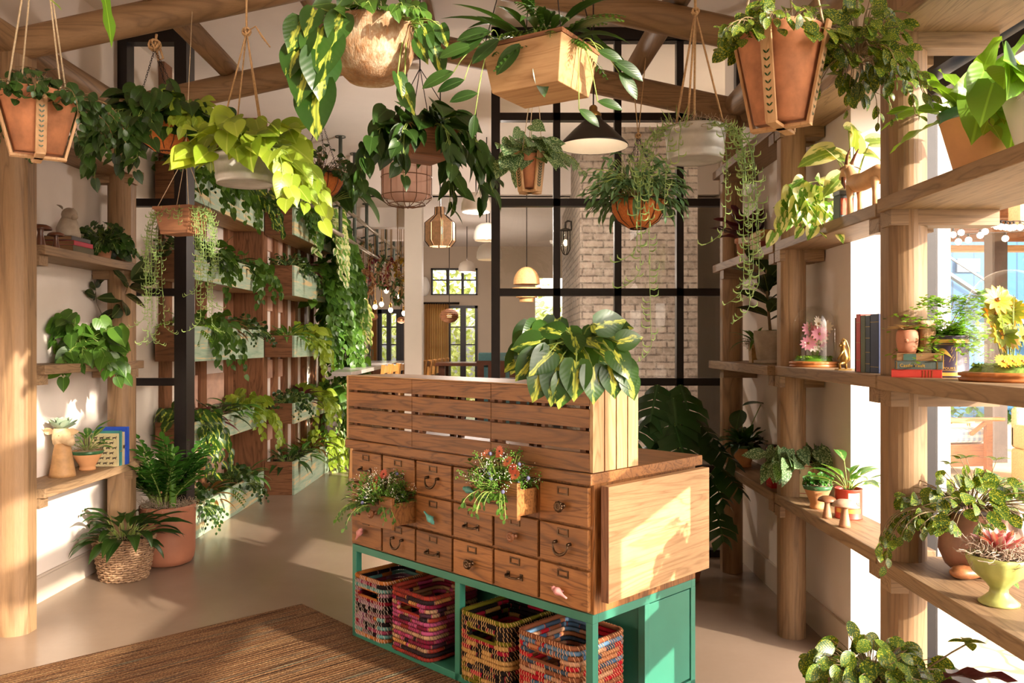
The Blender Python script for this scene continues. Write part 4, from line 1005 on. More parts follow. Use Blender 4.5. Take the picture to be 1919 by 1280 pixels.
# aglaonema pot
rg.seed(202)
t=thing('potted_plant','clay pot with green glazed rim and streaked leaves, beside the wooden deer vase','potted plant',LS(164,-2.78,.7705),0)
rim_pot(t,.098,.125,.05,M['terrap'],M['greenglaze'],True,gh=.02); s=MB(); mound(s,(0,0,.108),.085,.02); mossring(s,(0,0,.118),.085,110,.04); s.build('moss',M['moss'],t)
ml,ms=MB(),MB(); rosette(ml,ms,(0,0,.12),16,.15,.055,LANCE,(.35,1.45),(.3,.9),stalk=.13,jit=.012); done(t,ml,ms,M['l_aglao'])
def book(x0,x1,y0,y1,z0,z1,mat,label,spine='-x',kind='book',band=None,hard=True,parentless=True,loc=None,rz=0):
    cx,cy=(x0+x1)/2,(y0+y1)/2; t=thing('book',label,'book',(cx,cy,z0) if loc is None else loc,rz)
    mpg=M['paper'] if spine!='+xflat' else plain('brown_pages','#7a5634',.8)
    a=(x0-cx,y0-cy); b=(x1-cx,y1-cy); h=z1-z0; th=.003
    p=MB(); c=MB(); ax=spine[1:]; 
    if ax=='x':      # standing, spine facing +-x
        s=1 if spine[0]=='+' else -1
        c.box((a[0],a[1],0),(b[0],a[1]+th,h)); c.box((a[0],b[1]-th,0),(b[0],b[1],h))
        xs_=(b[0]-th,b[0]) if s>0 else (a[0],a[0]+th); c.box((xs_[0],a[1],0),(xs_[1],b[1],h))
        p.box((a[0]+(.004 if s<0 else .006),a[1]+th,.004),(b[0]-(.006 if s<0 else .004),b[1]-th,h-.004))
        if band:
            for zf,hf in band: 
                bb=MB(); xx=(b[0],b[0]+.0008) if s>0 else (a[0]-.0008,a[0]); bb.box((xx[0],a[1]+.001,h*zf),(xx[1],b[1]-.001,h*(zf+hf))); bb.build('spine_band',M['brass'],t)
    elif spine=='+xflat':
        c.box((a[0],a[1],0),(b[0],b[1],th)); c.box((a[0],a[1],h-th),(b[0],b[1],h)); c.box((b[0]-th,a[1],th),(b[0],b[1],h-th)); p.box((a[0]+.004,a[1]+.003,th),(b[0]-th,b[1]-.003,h-th))
    else:            # lying flat, spine facing the room
        c.box((a[0],a[1],0),(b[0],b[1],th)); c.box((a[0],a[1],h-th),(b[0],b[1],h)); c.box((a[0],a[1],th),(b[0],a[1]+th,h-th)); p.box((a[0]+.004,a[1]+th,th),(b[0]-.004,b[1]-.004,h-th))
        if band:
            for zf,hf in band: bb=MB(); w=b[0]-a[0]; bb.box((a[0]+w*zf,a[1]-.0008,.002),(a[0]+w*(zf+hf),a[1],h-.002)); bb.build('spine_band',M['brass'],t)
    bev(c.build('cover',mat,t),.0012); p.build('pages',mpg,t); return t
m,nt,out=newmat('patterned_cover'); v=node(nt,'TexCoord').outputs['Object']; mp=node(nt,'Mapping',{'Vector':v,'Scale':(22,1,30)}).outputs[0]
vo=node(nt,'TexVoronoi',{'Vector':mp,'Scale':1.6,'Randomness':.35},distance='CHEBYCHEV'); c=ramp(nt,vo.outputs['Distance'],[(.2,hexc('#3a2c22')),(.24,hexc('#ddd0a0'))]); finish(nt,out,c,.6); M['pattern']=m
y0=5.56
pb=book(-2.84,-2.655,y0,y0+.03,.7705,.99,plain('cream_cover','#d6c898',.6,0,.05,20),'cream book cover with small dark running animals, standing on the lowest shelf','+x')
m=MB()
for r_i in range(6):
    for c_i in range(4):
        cx_=-.075+c_i*.043+(.02 if r_i%2 else 0); cz_=.018+r_i*.034
        if cx_>.08: continue
        for a_,b_,w_ in (((-.010,.004),(.009,.006),.008),((.008,.006),(.014,.011),.005),((.013,.011),(.018,.010),.004),((-.009,.003),(-.015,-.003),.003),((-.006,.002),(-.009,-.005),.003),((.005,.003),(.009,-.004),.003),((.008,.004),(.013,-.002),.003),((-.010,.005),(-.015,.010),.002)):
            m.bar((cx_+a_[0],-.0153,cz_+a_[1]),(cx_+b_[0],-.0153,cz_+b_[1]),.0006,w_,up=Z)
m.build('printed_animals',plain('brown_ink','#3c2c20',.6,0,.02),pb)
book(-2.84,-2.65,y0+.032,y0+.062,.7705,1.005,plain('teal_cloth','#3f8a86',.7),'teal book standing behind the patterned cream cover','+x',band=[(.4,.03)])
book(-2.84,-2.645,y0+.064,y0+.09,.7705,.995,plain('cream_cloth','#d8c49a',.7),'thin cream book between the teal and the bright blue book','+x',band=[(.5,.1)])
book(-2.84,-2.635,y0+.092,y0+.135,.7705,1.025,plain('blue_cloth','#2450c0',.5),'bright blue book at the post end of the lowest shelf','+x')
# philodendron on second shelf
rg.seed(203)
t=thing('potted_plant','clay potted green heart-leaf philodendron spilling over the second white wall shelf','potted plant',LS(150,-2.79,1.4755),0)
rim_pot(t,.07,.11,.05,M['terra']); soil(t,.06,.1)
ml,ms=MB(),MB(); bush(ml,ms,(0,-.02,.13),64,.28,.2,.125,.10,HEART,low=-.2,sq=.5,dr=(.3,1.0)); vines(ml,ms,(.05,-.02,.1),.06,9,(.15,.28),.04,.14,.11,HEART,az=(-1.9,.5))
done(t,ml,ms,M['l_mid'])
rg.seed(204)
t=thing('rubber_plant','young rubber plant with long dark leaves on the second white wall shelf','potted plant',LS(213,-2.79,1.4755),0)
rim_pot(t,.05,.09,.04,M['terra']); soil(t,.042,.08); ml,ms=MB(),MB()
stem=[(0,0,.08),(.0,0,.26),(.045,-.02,.37),(.10,-.03,.48),(.13,-.04,.55)]; ms.tube(stem,[.006,.006,.005,.004,.003],7); ms.tube([(0,0,.16),(-.12,-.02,.4),(-.2,-.03,.52)],[.004,.004,.003],6)
for p,a,e,L in (((.11,-.02,.44),.9,.9,.15),((.11,-.02,.44),0.1,.1,.18),((.10,-.02,.4),-.1,-.1,.19),((.08,-.02,.36),.1,-.35,.16),((.07,0,.34),3.3,.1,.14),((.09,-.02,.4),2.6,1.0,.13),((.05,0,.3),-1.2,-.5,.15),((.04,0,.28),3.6,-.6,.13),((.06,0,.33),-.6,-.6,.15),
    ((-.12,0,.33),2.9,.7,.12),((-.12,0,.33),3.1,.15,.13),((-.11,0,.31),2.9,-.2,.14),((-.12,0,.33),1.0,.4,.11),((-.1,0,.29),-1.,.3,.12),((.1,-.02,.41),-1.4,.5,.13)):
    dd=rdir(a,e); dd.y-=.35; leaf(ml,(p[0]*1.35 if p[0]>0 else p[0]*1.6,p[1]-.03,p[2]*1.27 if p[0]>0 else p[2]*1.55),dd,L*1.3,L*.6,OVAL,.3,.12,rg.choice((-1.1,-.8,.9)))
done(t,ml,ms,M['l_rubber'],M['stemd'])
# third shelf
def mushroom(px,x,z,h,R,mat,label,stalk=None,rs=.4):
    t=thing('wooden_mushroom',label,'ornament',LS(px,x,z),0); m=MB(); k=R*rs
    m.lathe([(.0005,0),(k*1.15,0),(k*1.1,h*.1),(k*.85,h*.35),(k*.62,h*.62),(k*.75,h*.8)],n=24); m.build('stem',stalk or mat,t)
    m=MB(); m.lathe([(k*.6,h*.79),(R*.8,h*.76),(R*.97,h*.77),(R,h*.8),(R*.88,h*.9),(R*.55,h*.98),(.0005,h)],n=28); m.build('cap',mat,t); return t
mushroom(76,-2.76,2.1605,.135,.062,M['dkwood'],'taller dark turned wooden mushroom at the end of the third shelf')
mushroom(105,-2.73,2.1605,.105,.048,M['dkwood'],'shorter dark turned wooden mushroom in front of the book stack')
yb=sx(140,-2.76)
book(-2.92,-2.70,yb-.13,yb+.12,2.1605,2.205,plain('olive_cloth','#5b5238',.7),'thick olive book at the bottom of the third shelf stack','+xflat')
book(-2.915,-2.70,yb-.12,yb+.11,2.2055,2.235,plain('crimson_cloth','#a8283a',.6),'crimson book in the middle of the third shelf stack','+xflat')
book(-2.915,-2.71,yb-.13,yb+.10,2.2355,2.262,plain('slate_cloth','#55504e',.7),'dark slate book on top of the third shelf stack','+xflat')
t=thing('stone_figurine','weathered grey stone animal figurine sitting on the book stack','ornament',Vector((-2.80,yb,2.2625)),0)
m=MB(); m.lathe([(.0005,0),(.068,0),(.07,.02),(.066,.06),(.055,.10),(.042,.128),(.03,.14)],n=24,wob=lambda a,z:.06*sin(a*3+z*50)); m.ball((.012,-.01,.145),.048,.044,.046,n=16); m.ball((.045,-.02,.13),.026,.022,.02,n=12); m.build('body',M['stone'],t)
for s in (-1,1):
    m=MB(); leaf(m,(-.02 if s<0 else .0,s*.03,.175),Vector((-.35,s*.75,.6)),.05,.035,OVAL,.2,.5); m.build('ear',M['stone'],t)
rg.seed(205)
t=thing('potted_plant','clay potted dark dense leafy plant beside the stone figurine, third shelf','potted plant',LS(193,-2.76,2.1605),0)
rim_pot(t,.06,.1,.045,M['terra']); soil(t,.05,.09); ml,ms=MB(),MB(); bush(ml,ms,(0,0,.12),170,.17,.15,.055,.045,HEART,low=-.6,sq=.7); vines(ml,ms,(.03,-.01,.1),.05,8,(.1,.18),.03,.06,.045,HEART,az=(-1.5,1.)); done(t,ml,ms,M['l_dark'])

# ---------------------------------------------------------------- floor plants
def fl(px,py): d=1.6*F/(py-643); return Vector(((px-959.5)/F*d,d,0))
rg.seed(210)
m,nt,out=newmat('wicker'); v=objcoord(nt); n1=noise(nt,v,60,3,.6); c=ramp(nt,n1.outputs[0],[(.3,hexc('#6d4c33')),(.7,hexc('#b39270'))]); finish(nt,out,c,.6,0,n1.outputs[0],.4,.003); M['wicker']=m
def wicker_basket(t,R,Rb,H,rows=17,nst=26,sq=.92,mat=None,th=.0062):
    m=MB(); n=nst*4
    for i in range(rows):
        z=H*(i+.5)/rows; r0=Rb+(R-Rb)*(z/H)**.8; ph=(i%2)*pi
        m.tube([(cos(2*pi*k/n)*(r0+.0055*cos(nst/2*2*pi*k/n+ph)),sin(2*pi*k/n)*(r0+.0055*cos(nst/2*2*pi*k/n+ph))*sq,z+.003*sin(k*1.7+i)) for k in range(n+1)],H/rows*.47,5,rg.random(),caps=False)
    m.lathe([(.0005,.004),(Rb,.004)],n=24,sxy=(1,sq)); m.lathe([(Rb*.9,.005),(R*.9,H*.9)],n=24,sxy=(1,sq)); m.build('woven_body',mat or M['wicker'],t)
    s=MB()
    for k in range(nst):
        a=2*pi*k/nst; s.tube([(cos(a)*q,sin(a)*q*sq,z) for q,z in ((Rb,.0),((Rb+R)/2+.003,H*.45),(R,H*1.0))],.004,5)
    s.build('stakes',mat or M['wicker'],t)
    b=MB()
    for j in range(3): b.tube([(cos(2*pi*k/60)*(R+.004*sin(k*.9+j*2.1)),sin(2*pi*k/60)*(R+.004*sin(k*.9+j*2.1))*sq,H+.004+.007*cos(k*.9+j*2.1)) for k in range(61)],.006,5,caps=False)
    b.build('braided_rim',mat or M['wicker'],t)
t=thing('wicker_planter','wicker basket of peace lily leaves standing on the concrete floor','potted plant',fl(233,1083),0)
wicker_basket(t,.198,.145,.275); s=MB(); mound(s,(0,0,.22),.17,.05); s.build('soil',M['soil'],t); s=MB(); mossring(s,(0,0,.25),.17,150,.06,.0014); s.build('moss',M['moss'],t)
ml,ms=MB(),MB(); rosette(ml,ms,(0,0,.26),56,.25,.085,LANCE,(.05,1.4),(.5,1.3),stalk=.17,jit=.05,wave=.01); done(t,ml,ms,M['l_dark'])
rg.seed(211)
t=thing('terracotta_planter','large cylindrical terracotta pot with glossy upright foliage, on the floor behind the wicker basket','potted plant',fl(312,1056)+Vector((0,.02,0)),0)
m=MB(); m.lathe([(.0005,0),(.135,0),(.165,.012),(.182,.045),(.19,.10),(.193,.40),(.193,.42),(.188,.428),(.178,.428),(.174,.415),(.172,.38)],n=56); bb=m.build('pot',M['terra2'],t)
s=MB(); mound(s,(0,0,.385),.172,.03); s.build('soil',M['soil'],t); s=MB(); mossring(s,(0,0,.41),.19,420,.07,.0016,.03); s.build('moss',M['moss'],t)
ml,ms=MB(),MB(); zz(ml,ms,(-.03,0,.4),44,.54,.10,.045); done(t,ml,ms,M['l_zz'])
m=MB(); m.lathe([(.02,0),(.021,.1),(.018,.3),(.015,.42),(.006,.47),(.0005,.475)],(.06,-.06,.40),14,wob=lambda a,z:.25*cos(3*a)); 
for k in range(22):
    for s_ in range(3): a=s_*2*pi/3; leaf(m,Vector((.06,-.06,.42))+Vector((cos(a)*.02,sin(a)*.02,k*.02)),rdir(a,.6),.022,.012,SMALL,0,.1)
m.build('cactus_stem',M['l_bright'],t)['label']='ridged pale green succulent stem'
rg.seed(212)
t=thing('monstera','tall dark monstera with split leaves in a clay pot behind the desk','potted plant',Vector((1.14,5.62,0)),0)
rim_pot(t,.19,.32,.13,M['terra2']); soil(t,.17,.3)
def monst(mb,p,d,L,up=Z,r=None):
    p=Vector(p); d=Vector(d).normalized(); s=d.cross(up).normalized(); n=s.cross(d); r=rg.random(); K=5
    for sg in (-1,1):
        for k in range(K):
            t0=k/K; t1=(k+.84)/K; w=L*.48*sin(pi*min(1,(t0+.22)*.82)); 
            a=p+d*L*t0*.9; b=p+d*L*t1*.9; e=p+d*L*(t1+.16)*.95+s*sg*w-n*L*.14; f=p+d*L*(t0+.10)*.95+s*sg*w*1.02-n*L*.14; m0=a+(f-a)*.5+n*L*.05; m1=b+(e-b)*.5+n*L*.05
            mb.add([a,b,m1,m0,e,f],[(0,1,2,3),(3,2,4,5)] if sg<0 else [(3,2,1,0),(5,4,2,3)],[(.5,t0),(.5,t1),(.5+.25*sg,t1),(.5+.25*sg,t0),(.5+.5*sg,t1),(.5+.5*sg,t0)],r,True)
    w=L*.05; mb.add([p-s*w,p+s*w,p+d*L*.95],[(0,1,2)],[(.4,0),(.6,0),(.5,1)],r,True)
ml,ms=MB(),MB()
for px,py,dep,L,dx,dz in ((1232,735,5.5,.34,-.2,-.6),(1275,735,5.6,.36,.15,-.75),(1262,760,5.4,.34,0,-.8),(1295,790,5.5,.32,.4,-.5),(1218,790,5.5,.34,-.4,-.4),(1265,812,5.3,.3,.1,-.6),(1310,830,5.4,.34,.5,-.4),(1225,840,5.4,.3,-.4,-.4),(1345,885,5.4,.28,.4,-.5),(1340,960,5.4,.28,.1,-.8),(1325,900,5.5,.28,.3,-.6)):
    q=P(px,py-14,dep)-t.location; ms.tube(curve3((0,0,.3),q,.08,6),[.009,.008,.007,.006,.005,.004,.004],6); monst(ml,q,Vector((dx,-.45,dz)),L)
done(t,ml,ms,M['l_monst'])

# ================================================================ CRATE PLANT
rg.seed(220)
t=thing('potted_plant','sunlit pot of large cream-striped heart leaves on the end of the slatted crate','potted plant',desk.location+Vector((.7071*(1.50+.15),-.7071*(1.50-.15),1.4265)),0)
rim_pot(t,.085,.13,.06,plain('sage_pot','#a89c74',.6),None); soil(t,.075,.12)
ml,ms=MB(),MB()
bush(ml,ms,(-.05,-.02,.13),50,.2,.2,.135,.105,HEART,low=-.1,dr=(.3,1.1),fold=.2)
for px,py,L,a,e in ((1010,640,.12,3.,-.2),(1050,625,.11,2.6,.3),(1120,610,.13,.2,.2),(1080,680,.15,4.5,-1.2),(1110,690,.14,5.,-1.3),(1045,690,.15,4.2,-1.2),(1020,690,.14,3.8,-1.2),(1005,665,.13,3.4,-.9),(1060,705,.13,4.,-1.3),(1150,660,.12,5.6,-.9),(1165,680,.12,5.8,-1.1),(1175,705,.1,5.9,-1.2),(1145,690,.12,5.2,-1.3),(1030,660,.13,3.9,-.7),(1160,640,.1,0,.2)):
    q=P(px,py,3.12)-t.location; q.y=min(q.y,-.02); ms.tube(curve3((0,0,.12),q,.1),.003,5); leaf(ml,q,rdir(a,e),L*1.0,L*.85,HEART,.4,.2,rg.uniform(-.3,.3),up=FUP)
done(t,ml,ms,M['l_brasil'])

# ================================================================ SUNNY SHELVES
def RS(px,x,z): return Vector((x,sx(px,x),z+.0005))
def cloche(px,x,z,R,H,label,fl_,seed):
    rg.seed(seed); t=thing('glass_cloche',label,'cloche',RS(px,x,z),0)
    b=MB(); b.lathe([(.0005,0),(R*1.14,0),(R*1.16,.008),(R*1.08,.014),(R*1.15,.018),(R*1.15,.026),(R*1.04,.03),(.0005,.03)],n=64,wob=lambda a,z:.018*(1 if sin(a*40)>0 else -1) if z>.016 and z<.028 else 0); b.build('wooden_base',plain('cherry_wood','#a4632f',.45,0,.2,16,.1),t)
    g=MB(); g.lathe([(R,.031)]+[(R,.031+(H-R-.03)*k/4) for k in range(1,5)]+[(R*cos(a),H-R+R*sin(a)) for a in [pi/2*k/10 for k in range(1,10)]]+[(.0005,H)],n=48); g.build('glass_dome',M['dome'],t)
    m=MB(); mound(m,(0,0,.03),R*.88,.03)
    for i in range(420): q=rdir(rg.uniform(0,6.28),0)*R*.85*sqrt(rg.random()); leaf(m,q+Z*.045,rdir(rg.uniform(0,6.28),rg.uniform(.2,1.4)),.018,.009,SMALL,.5)
    m.build('moss',M['l_bright'] if fl_=='pink' else M['mossg'],t); s=MB(); fp=MB(); fw=MB(); fc=MB(); dr=MB()
    for i in range(26):
        a=rg.uniform(0,6.28); p=rdir(a,0)*.01; q=Vector((cos(a)*R*.5*rg.random(),sin(a)*R*.5*rg.random(),H*rg.uniform(.35,.8))); s.tube([p+Z*.04,(p+q)/2,q],.0012,4)
        if i<13: flower(fp if i%2 else fw,fc,q,Vector((rg.uniform(-1,1),-1,.4)),R*.36,12)
        else:
            for j in range(8): leaf(dr,q*(.6+.05*j),rdir(rg.uniform(0,6.28),.5),.02,.006,SMALL,.3)
    if fl_!='pink':
        for k in range(5): flower(fp,fc,Vector((-R*.5+.03*k,-R*.55,.065)),Vector((0,-.7,.6)),.026,16)
        m=MB(); m.ball((R*.35,-R*.5,.06),.035,.022,.018,n=12); m.ball((R*.55,-R*.35,.058),.03,.022,.016,n=12); m.build('pebble',M['stone'],t)
    s.build('flower_stems',M['stem'],t); fc.build('flower_centres',M['brass'],t); dr.build('dried_leaves',M['l_fern'] if fl_=='pink' else M['moss'],t)
    if fl_=='pink': fp.build('petals',leafmat('petal_pink','#d07a9a','#e6a8bc',vein='#e6a8bc',tr=.3),t); fw.build('white_petals',leafmat('petal_white','#efe6e0','#f6f0ea',vein='#f6f0ea',tr=.3),t)
    else: fp.build('petals',leafmat('petal_yellow','#e0a020','#f0c040',vein='#e8b030',tr=.3),t); fw.build('pale_petals',M['l_lime'],t)
    return t
cloche(1526,1.585,1.475,.108,.32,'glass cloche of pink and white dried flowers on a round wooden base','pink',301)
cloche(1893,1.63,1.475,.13,.365,'big glass cloche of orange and yellow dried flowers at the sunny window','gold',302)
# books between posts
def sbook(y0,y1,h,mat,label,band=None): return book(1.50,1.68,y0,y1,1.4755,1.4755+h,mat,label,'-x',band=band)
ya=3.385
sbook(ya,ya+.078,.245,plain('navy_cloth','#1f2a4c',.45),'wide navy book next to the window post, upright beside the cloche',[(.1,.01),(.86,.01)])
sbook(ya+.08,ya+.125,.24,plain('blueblack_cloth','#2b3544',.45),'blue-black ribbed book between the navy and the olive book',[(.15,.012),(.35,.012),(.6,.012),(.8,.012)])
sbook(ya+.127,ya+.175,.243,plain('olive2_cloth','#565c40',.5),'olive green upright book between the blue-black and the red book')
sbook(ya+.177,ya+.222,.25,plain('red_cloth','#b5362a',.45),'red upright book with gilt lines beside the brass monkey',[(.2,.01),(.5,.01),(.85,.01)])
sbook(ya+.224,ya+.236,.235,plain('black_cloth','#231c20',.5),'thin black upright book at the monkey end of the row')
t=thing('brass_monkey','small brass monkey figurine clinging to the end of the upright books','ornament',RS(1580,1.525,1.475),0)
m=MB(); m.tube([(0,-.0,.03),(.005,-.004,.06),(0,-.0,.09),(-.004,.0,.105)],[.016,.019,.015,.010],12); m.ball((-.004,-.004,.118),.014,.013,.014,n=12); m.ball((-.016,-.006,.113),.007,n=8); m.box((-.03,-.025,0),(.03,.025,.006))
m.tube([(0,-.012,.095),(-.02,-.018,.07),(-.028,-.01,.05)],[.006,.005,.004],7); m.tube([(0,.012,.095),(.012,.02,.12),(.012,.012,.142)],[.006,.005,.004],7)
m.tube([(0,-.01,.035),(-.022,-.014,.03),(-.02,-.014,.006)],[.009,.006,.006],7); m.tube([(0,.01,.035),(.018,.014,.03),(.02,.014,.006)],[.009,.006,.006],7)
m.tube([(.012,0,.03),(.03,0,.05),(.026,0,.10),(.014,0,.135),(.0,0,.145),(-.006,0,.135)],.0035,6); m.build('monkey_figure',M['brass'],t)
# third shelf (2.16): njoy pothos and other, goat, jar
rg.seed(310)
t=thing('potted_plant','pale footed pot of cream-and-green pothos above the glass cloche','potted plant',RS(1545,1.56,2.16),0)
rim_pot(t,.068,.13,.045,plain('pale_clay','#d8bca0',.7),None,True); soil(t,.06,.115); ml,ms=MB(),MB()
bush(ml,ms,(0,0,.14),36,.2,.15,.12,.09,HEART,low=-.4,sq=.7,az=(1.7,4.8)); vines(ml,ms,(-.02,-.02,.13),.06,8,(.12,.28),.04,.12,.09,HEART,az=(2.4,4.6)); done(t,ml,ms,M['l_njoy'])
rg.seed(311)
t=thing('potted_plant','tall caladium with big pale veined leaves behind the wooden goat','potted plant',RS(1598,1.60,2.16),0)
rim_pot(t,.055,.1,.04,M['white']); soil(t,.045,.09); ml,ms=MB(),MB()
for px,py,L,a,e in ((1575,300,.2,2.2,.9),(1600,275,.17,4.6,.6),(1630,268,.14,0,.2),(1560,285,.17,3.1,-.2),(1590,245,.12,.5,.4),(1620,290,.14,.2,0),(1578,330,.14,3.6,-.6)):
    q=P(px,py,sx(1598,1.6)-.05)-t.location; ms.tube(curve3((0,0,.1),q,.06,5),.0025,5); leaf(ml,q,rdir(a,e),L,L*.75,HEART,.7,.25,rg.uniform(-.4,.4),up=LUP)
done(t,ml,ms,leafmat('leaf_caladium','#5a7430','#7a8a44','edge','#bdb888',None,.45,.4,5,.45))
t=thing('wooden_goat','carved pale wooden goat with dark horns and beard on the shelf above the books','ornament',RS(1618,1.535,2.16),R_(-90-4))
# local: +y is towards the head
m=MB(); m.tube([(0,-.17,.15),(0,-.12,.155),(0,.0,.145),(0,.06,.15),(0,.09,.165)],[.02,.042,.04,.042,.03],14); m.tube([(0,.06,.155),(0,.10,.20),(0,.125,.225)],[.034,.024,.020],12)
m.tube([(0,.11,.235),(0,.135,.225),(0,.165,.205),(0,.185,.192)],[.02,.024,.016,.010],12)
for x,y in ((-.024,.065),(.024,.065),(-.024,-.13),(.024,-.13)): m.tube([(x,y,.14),(x,y+.004,.08),(x,y,0)],[.02,.011,.013],9)
m.tube([(0,-.17,.16),(0,-.19,.18),(0,-.2,.17)],[.01,.008,.003],7); gt=m.build('body',plain('pale_carved','#c49a6c',.6,0,.2,12,.2),t)
m=MB()
for s in (-1,1): m.tube([(s*.012,.12,.245),(s*.018,.10,.28),(s*.02,.07,.305)],[.008,.006,.002],8)
m.build('horns',M['dkwood'],t); m=MB(); m.tube([(0,.16,.195),(0,.158,.17),(0,.15,.14)],[.012,.013,.002],8); m.build('beard',M['dkwood'],t)
for s in (-1,1): m=MB(); leaf(m,(s*.018,.115,.235),Vector((s,-.5,-.4)),.045,.022,OVAL,.3,.3); m.build('ear',M['dkwood'],t)
t.rotation_euler.z=R_(8)
t=thing('spice_jar','small square jar with an orange label and blue-grey lid, under the goat head','jar',RS(1581,1.50,2.16),R_(6))
m=MB(); m.box((-.035,-.03,0),(.035,.03,.105)); bev(m.build('jar',plain('blue_grey_enamel','#59676a',.4),t),.004); m=MB(); m.box((-.03,-.0312,.015),(.03,-.0302,.09)); m.build('orange_label',plain('orange_enamel','#c2551c',.5,0,.3,50),t); m=MB(); m.box((-.037,-.032,.1055),(.037,.032,.125)); bev(m.build('lid',plain('lid_enamel','#6d7b80',.4),t),.003)
# lowest shelf middle bay
rg.seed(320)
def tin(t,R,H,mat,name='tin'):
    m=MB(); m.lathe([(.0005,.002),(R-.002,.002),(R+.001,0),(R+.0015,.004),(R,.007),(R,H-.006),(R+.002,H-.003),(R+.0015,H),(R-.002,H),(R-.003,H-.02)],n=44); return m.build(name,mat,t)
def bandring(t,R,z0,z1,mat,name,a0=0,a1=2*pi,n=40):
    m=MB(); vs=[];
    for k in range(n+1):
        a=a0+(a1-a0)*k/n; vs += [(cos(a)*(R+.0008),sin(a)*(R+.0008),z0),(cos(a)*(R+.0008),sin(a)*(R+.0008),z1)]
    m.add(vs,[(2*k,2*k+2,2*k+3,2*k+1) for k in range(n)],None,0,True); return m.build(name,mat,t)
def lettering(t,txt,size,z,R,ang,mat,name='lettering',flat=None):
    # letters wrapped on a cylinder of radius R around angle ang
    cu=bpy.data.curves.new('font','FONT'); cu.body=txt; cu.size=size; cu.align_x='CENTER'; cu.extrude=.0002; cu.resolution_u=2
    o=bpy.data.objects.new('tmp',cu); C.objects.link(o); dg=bpy.context.evaluated_depsgraph_get(); me=bpy.data.meshes.new_from_object(o.evaluated_get(dg)); bpy.data.objects.remove(o)
    for v in me.vertices:
        x,y,zz2=v.co
        if flat is None: a=ang+x/R; v.co=((R+.0012+zz2)*cos(a),(R+.0012+zz2)*sin(a),z+y)
        else: v.co=(flat[0]+x,flat[1]-zz2,flat[2]+y)
    me.materials.clear(); me.materials.append(mat); ob=bpy.data.objects.new(name,me); C.objects.link(ob); ob.parent=t; return ob
inkr=plain('red_ink','#b03028',.6,0,.02); inkg=plain('green_ink','#2f5a38',.6,0,.02); gold=plain('gold_ink','#c9a24c',.45,.3,.05)
t=thing('cream_tin','cream biscuit tin with thin red lines and green letters, silvery leaves spilling over','potted plant',RS(1508,1.60,.77),0)
tin(t,.082,.185,plain('cream_tin_paint','#d8c69a',.45,0,.1,20)); front=-pi/2-.25
for z0,z1 in ((.02,.023),(.165,.168)): bandring(t,.082,z0,z1,inkr,'red_line')
for a in (front-.75,front+.45): 
    m=MB(); vs=[(cos(a+b)*.0835,sin(a+b)*.0835,z) for z in (.02,.168) for b in (-.02,.02)]; m.add(vs,[(0,1,3,2)]); m.build('red_line',inkr,t)
lettering(t,'FI',.026,.125,.083,front-.45,inkg); lettering(t,'O',.02,.095,.083,front-1.0,inkg); bandring(t,.082,.05,.07,inkr,'red_dot',front-1.15,front-.9,6)
soil(t,.075,.165); ml,ms=MB(),MB(); bush(ml,ms,(0,-.0,.19),46,.18,.12,.12,.075,HEART,low=-.1,sq=.7); bush(ml,ms,(-.06,-.03,.19),14,.16,.06,.14,.06,LANCE,low=-.3,az=(2.5,4.5)); done(t,ml,ms,M['l_silver'])
rg.seed(321)
t=thing('potted_plant','clay pot with green glazed rim and tiny frilly leaves, in front of the cream tin','potted plant',RS(1532,1.535,.77),0)
rim_pot(t,.07,.115,.038,M['terrap'],M['greenglaze'],True,gh=.018); s=MB(); mound(s,(0,0,.1),.06,.02); mossring(s,(0,0,.112),.062,110,.04); s.build('moss',M['moss'],t)
ml,ms=MB(),MB(); bush(ml,ms,(0,0,.13),260,.062,.05,.02,.016,ROUND if 'ROUND' in globals() else OVAL,low=0); done(t,ml,ms,M['l_zz'])
rg.seed(322)
t=thing('red_tin','red coffee tin planted with upright streaked leaves, lowest shelf by the window post','potted plant',RS(1590,1.60,.77),0)
tin(t,.062,.14,plain('red_tin_paint','#b8402e',.45,0,.1,20)); front=-pi/2-.4
bandring(t,.062,.03,.05,gold,'yellow_band',front-1,front+1); bandring(t,.062,.055,.125,plain('cream_ink','#e8d8b0',.5,0,.02),'cream_panel',front+.0,front+.9,14); lettering(t,'NAL',.026,.065,.0632,front+.55,inkr)
soil(t,.056,.12); ml,ms=MB(),MB(); rosette(ml,ms,(0,0,.13),17,.15,.055,LANCE,(.3,1.5),(.3,.9),stalk=.13,jit=.012); done(t,ml,ms,M['l_aglao'])
mushroom(1550,1.495,.7705,.105,.043,plain('mid_wood','#7a4c30',.5,0,.2,20),'small wooden mushroom with a dark brown cap, before the clay pot',plain('rosy_wood','#a87858',.55,0,.2,20),.45)
mushroom(1583,1.50,.7705,.125,.053,plain('pale_rosy','#c09a80',.6,0,.2,20),'small wooden mushroom with a broad pale cap, before the red tin',plain('rosy_wood','#a87858',.55,0,.2,20),.42)
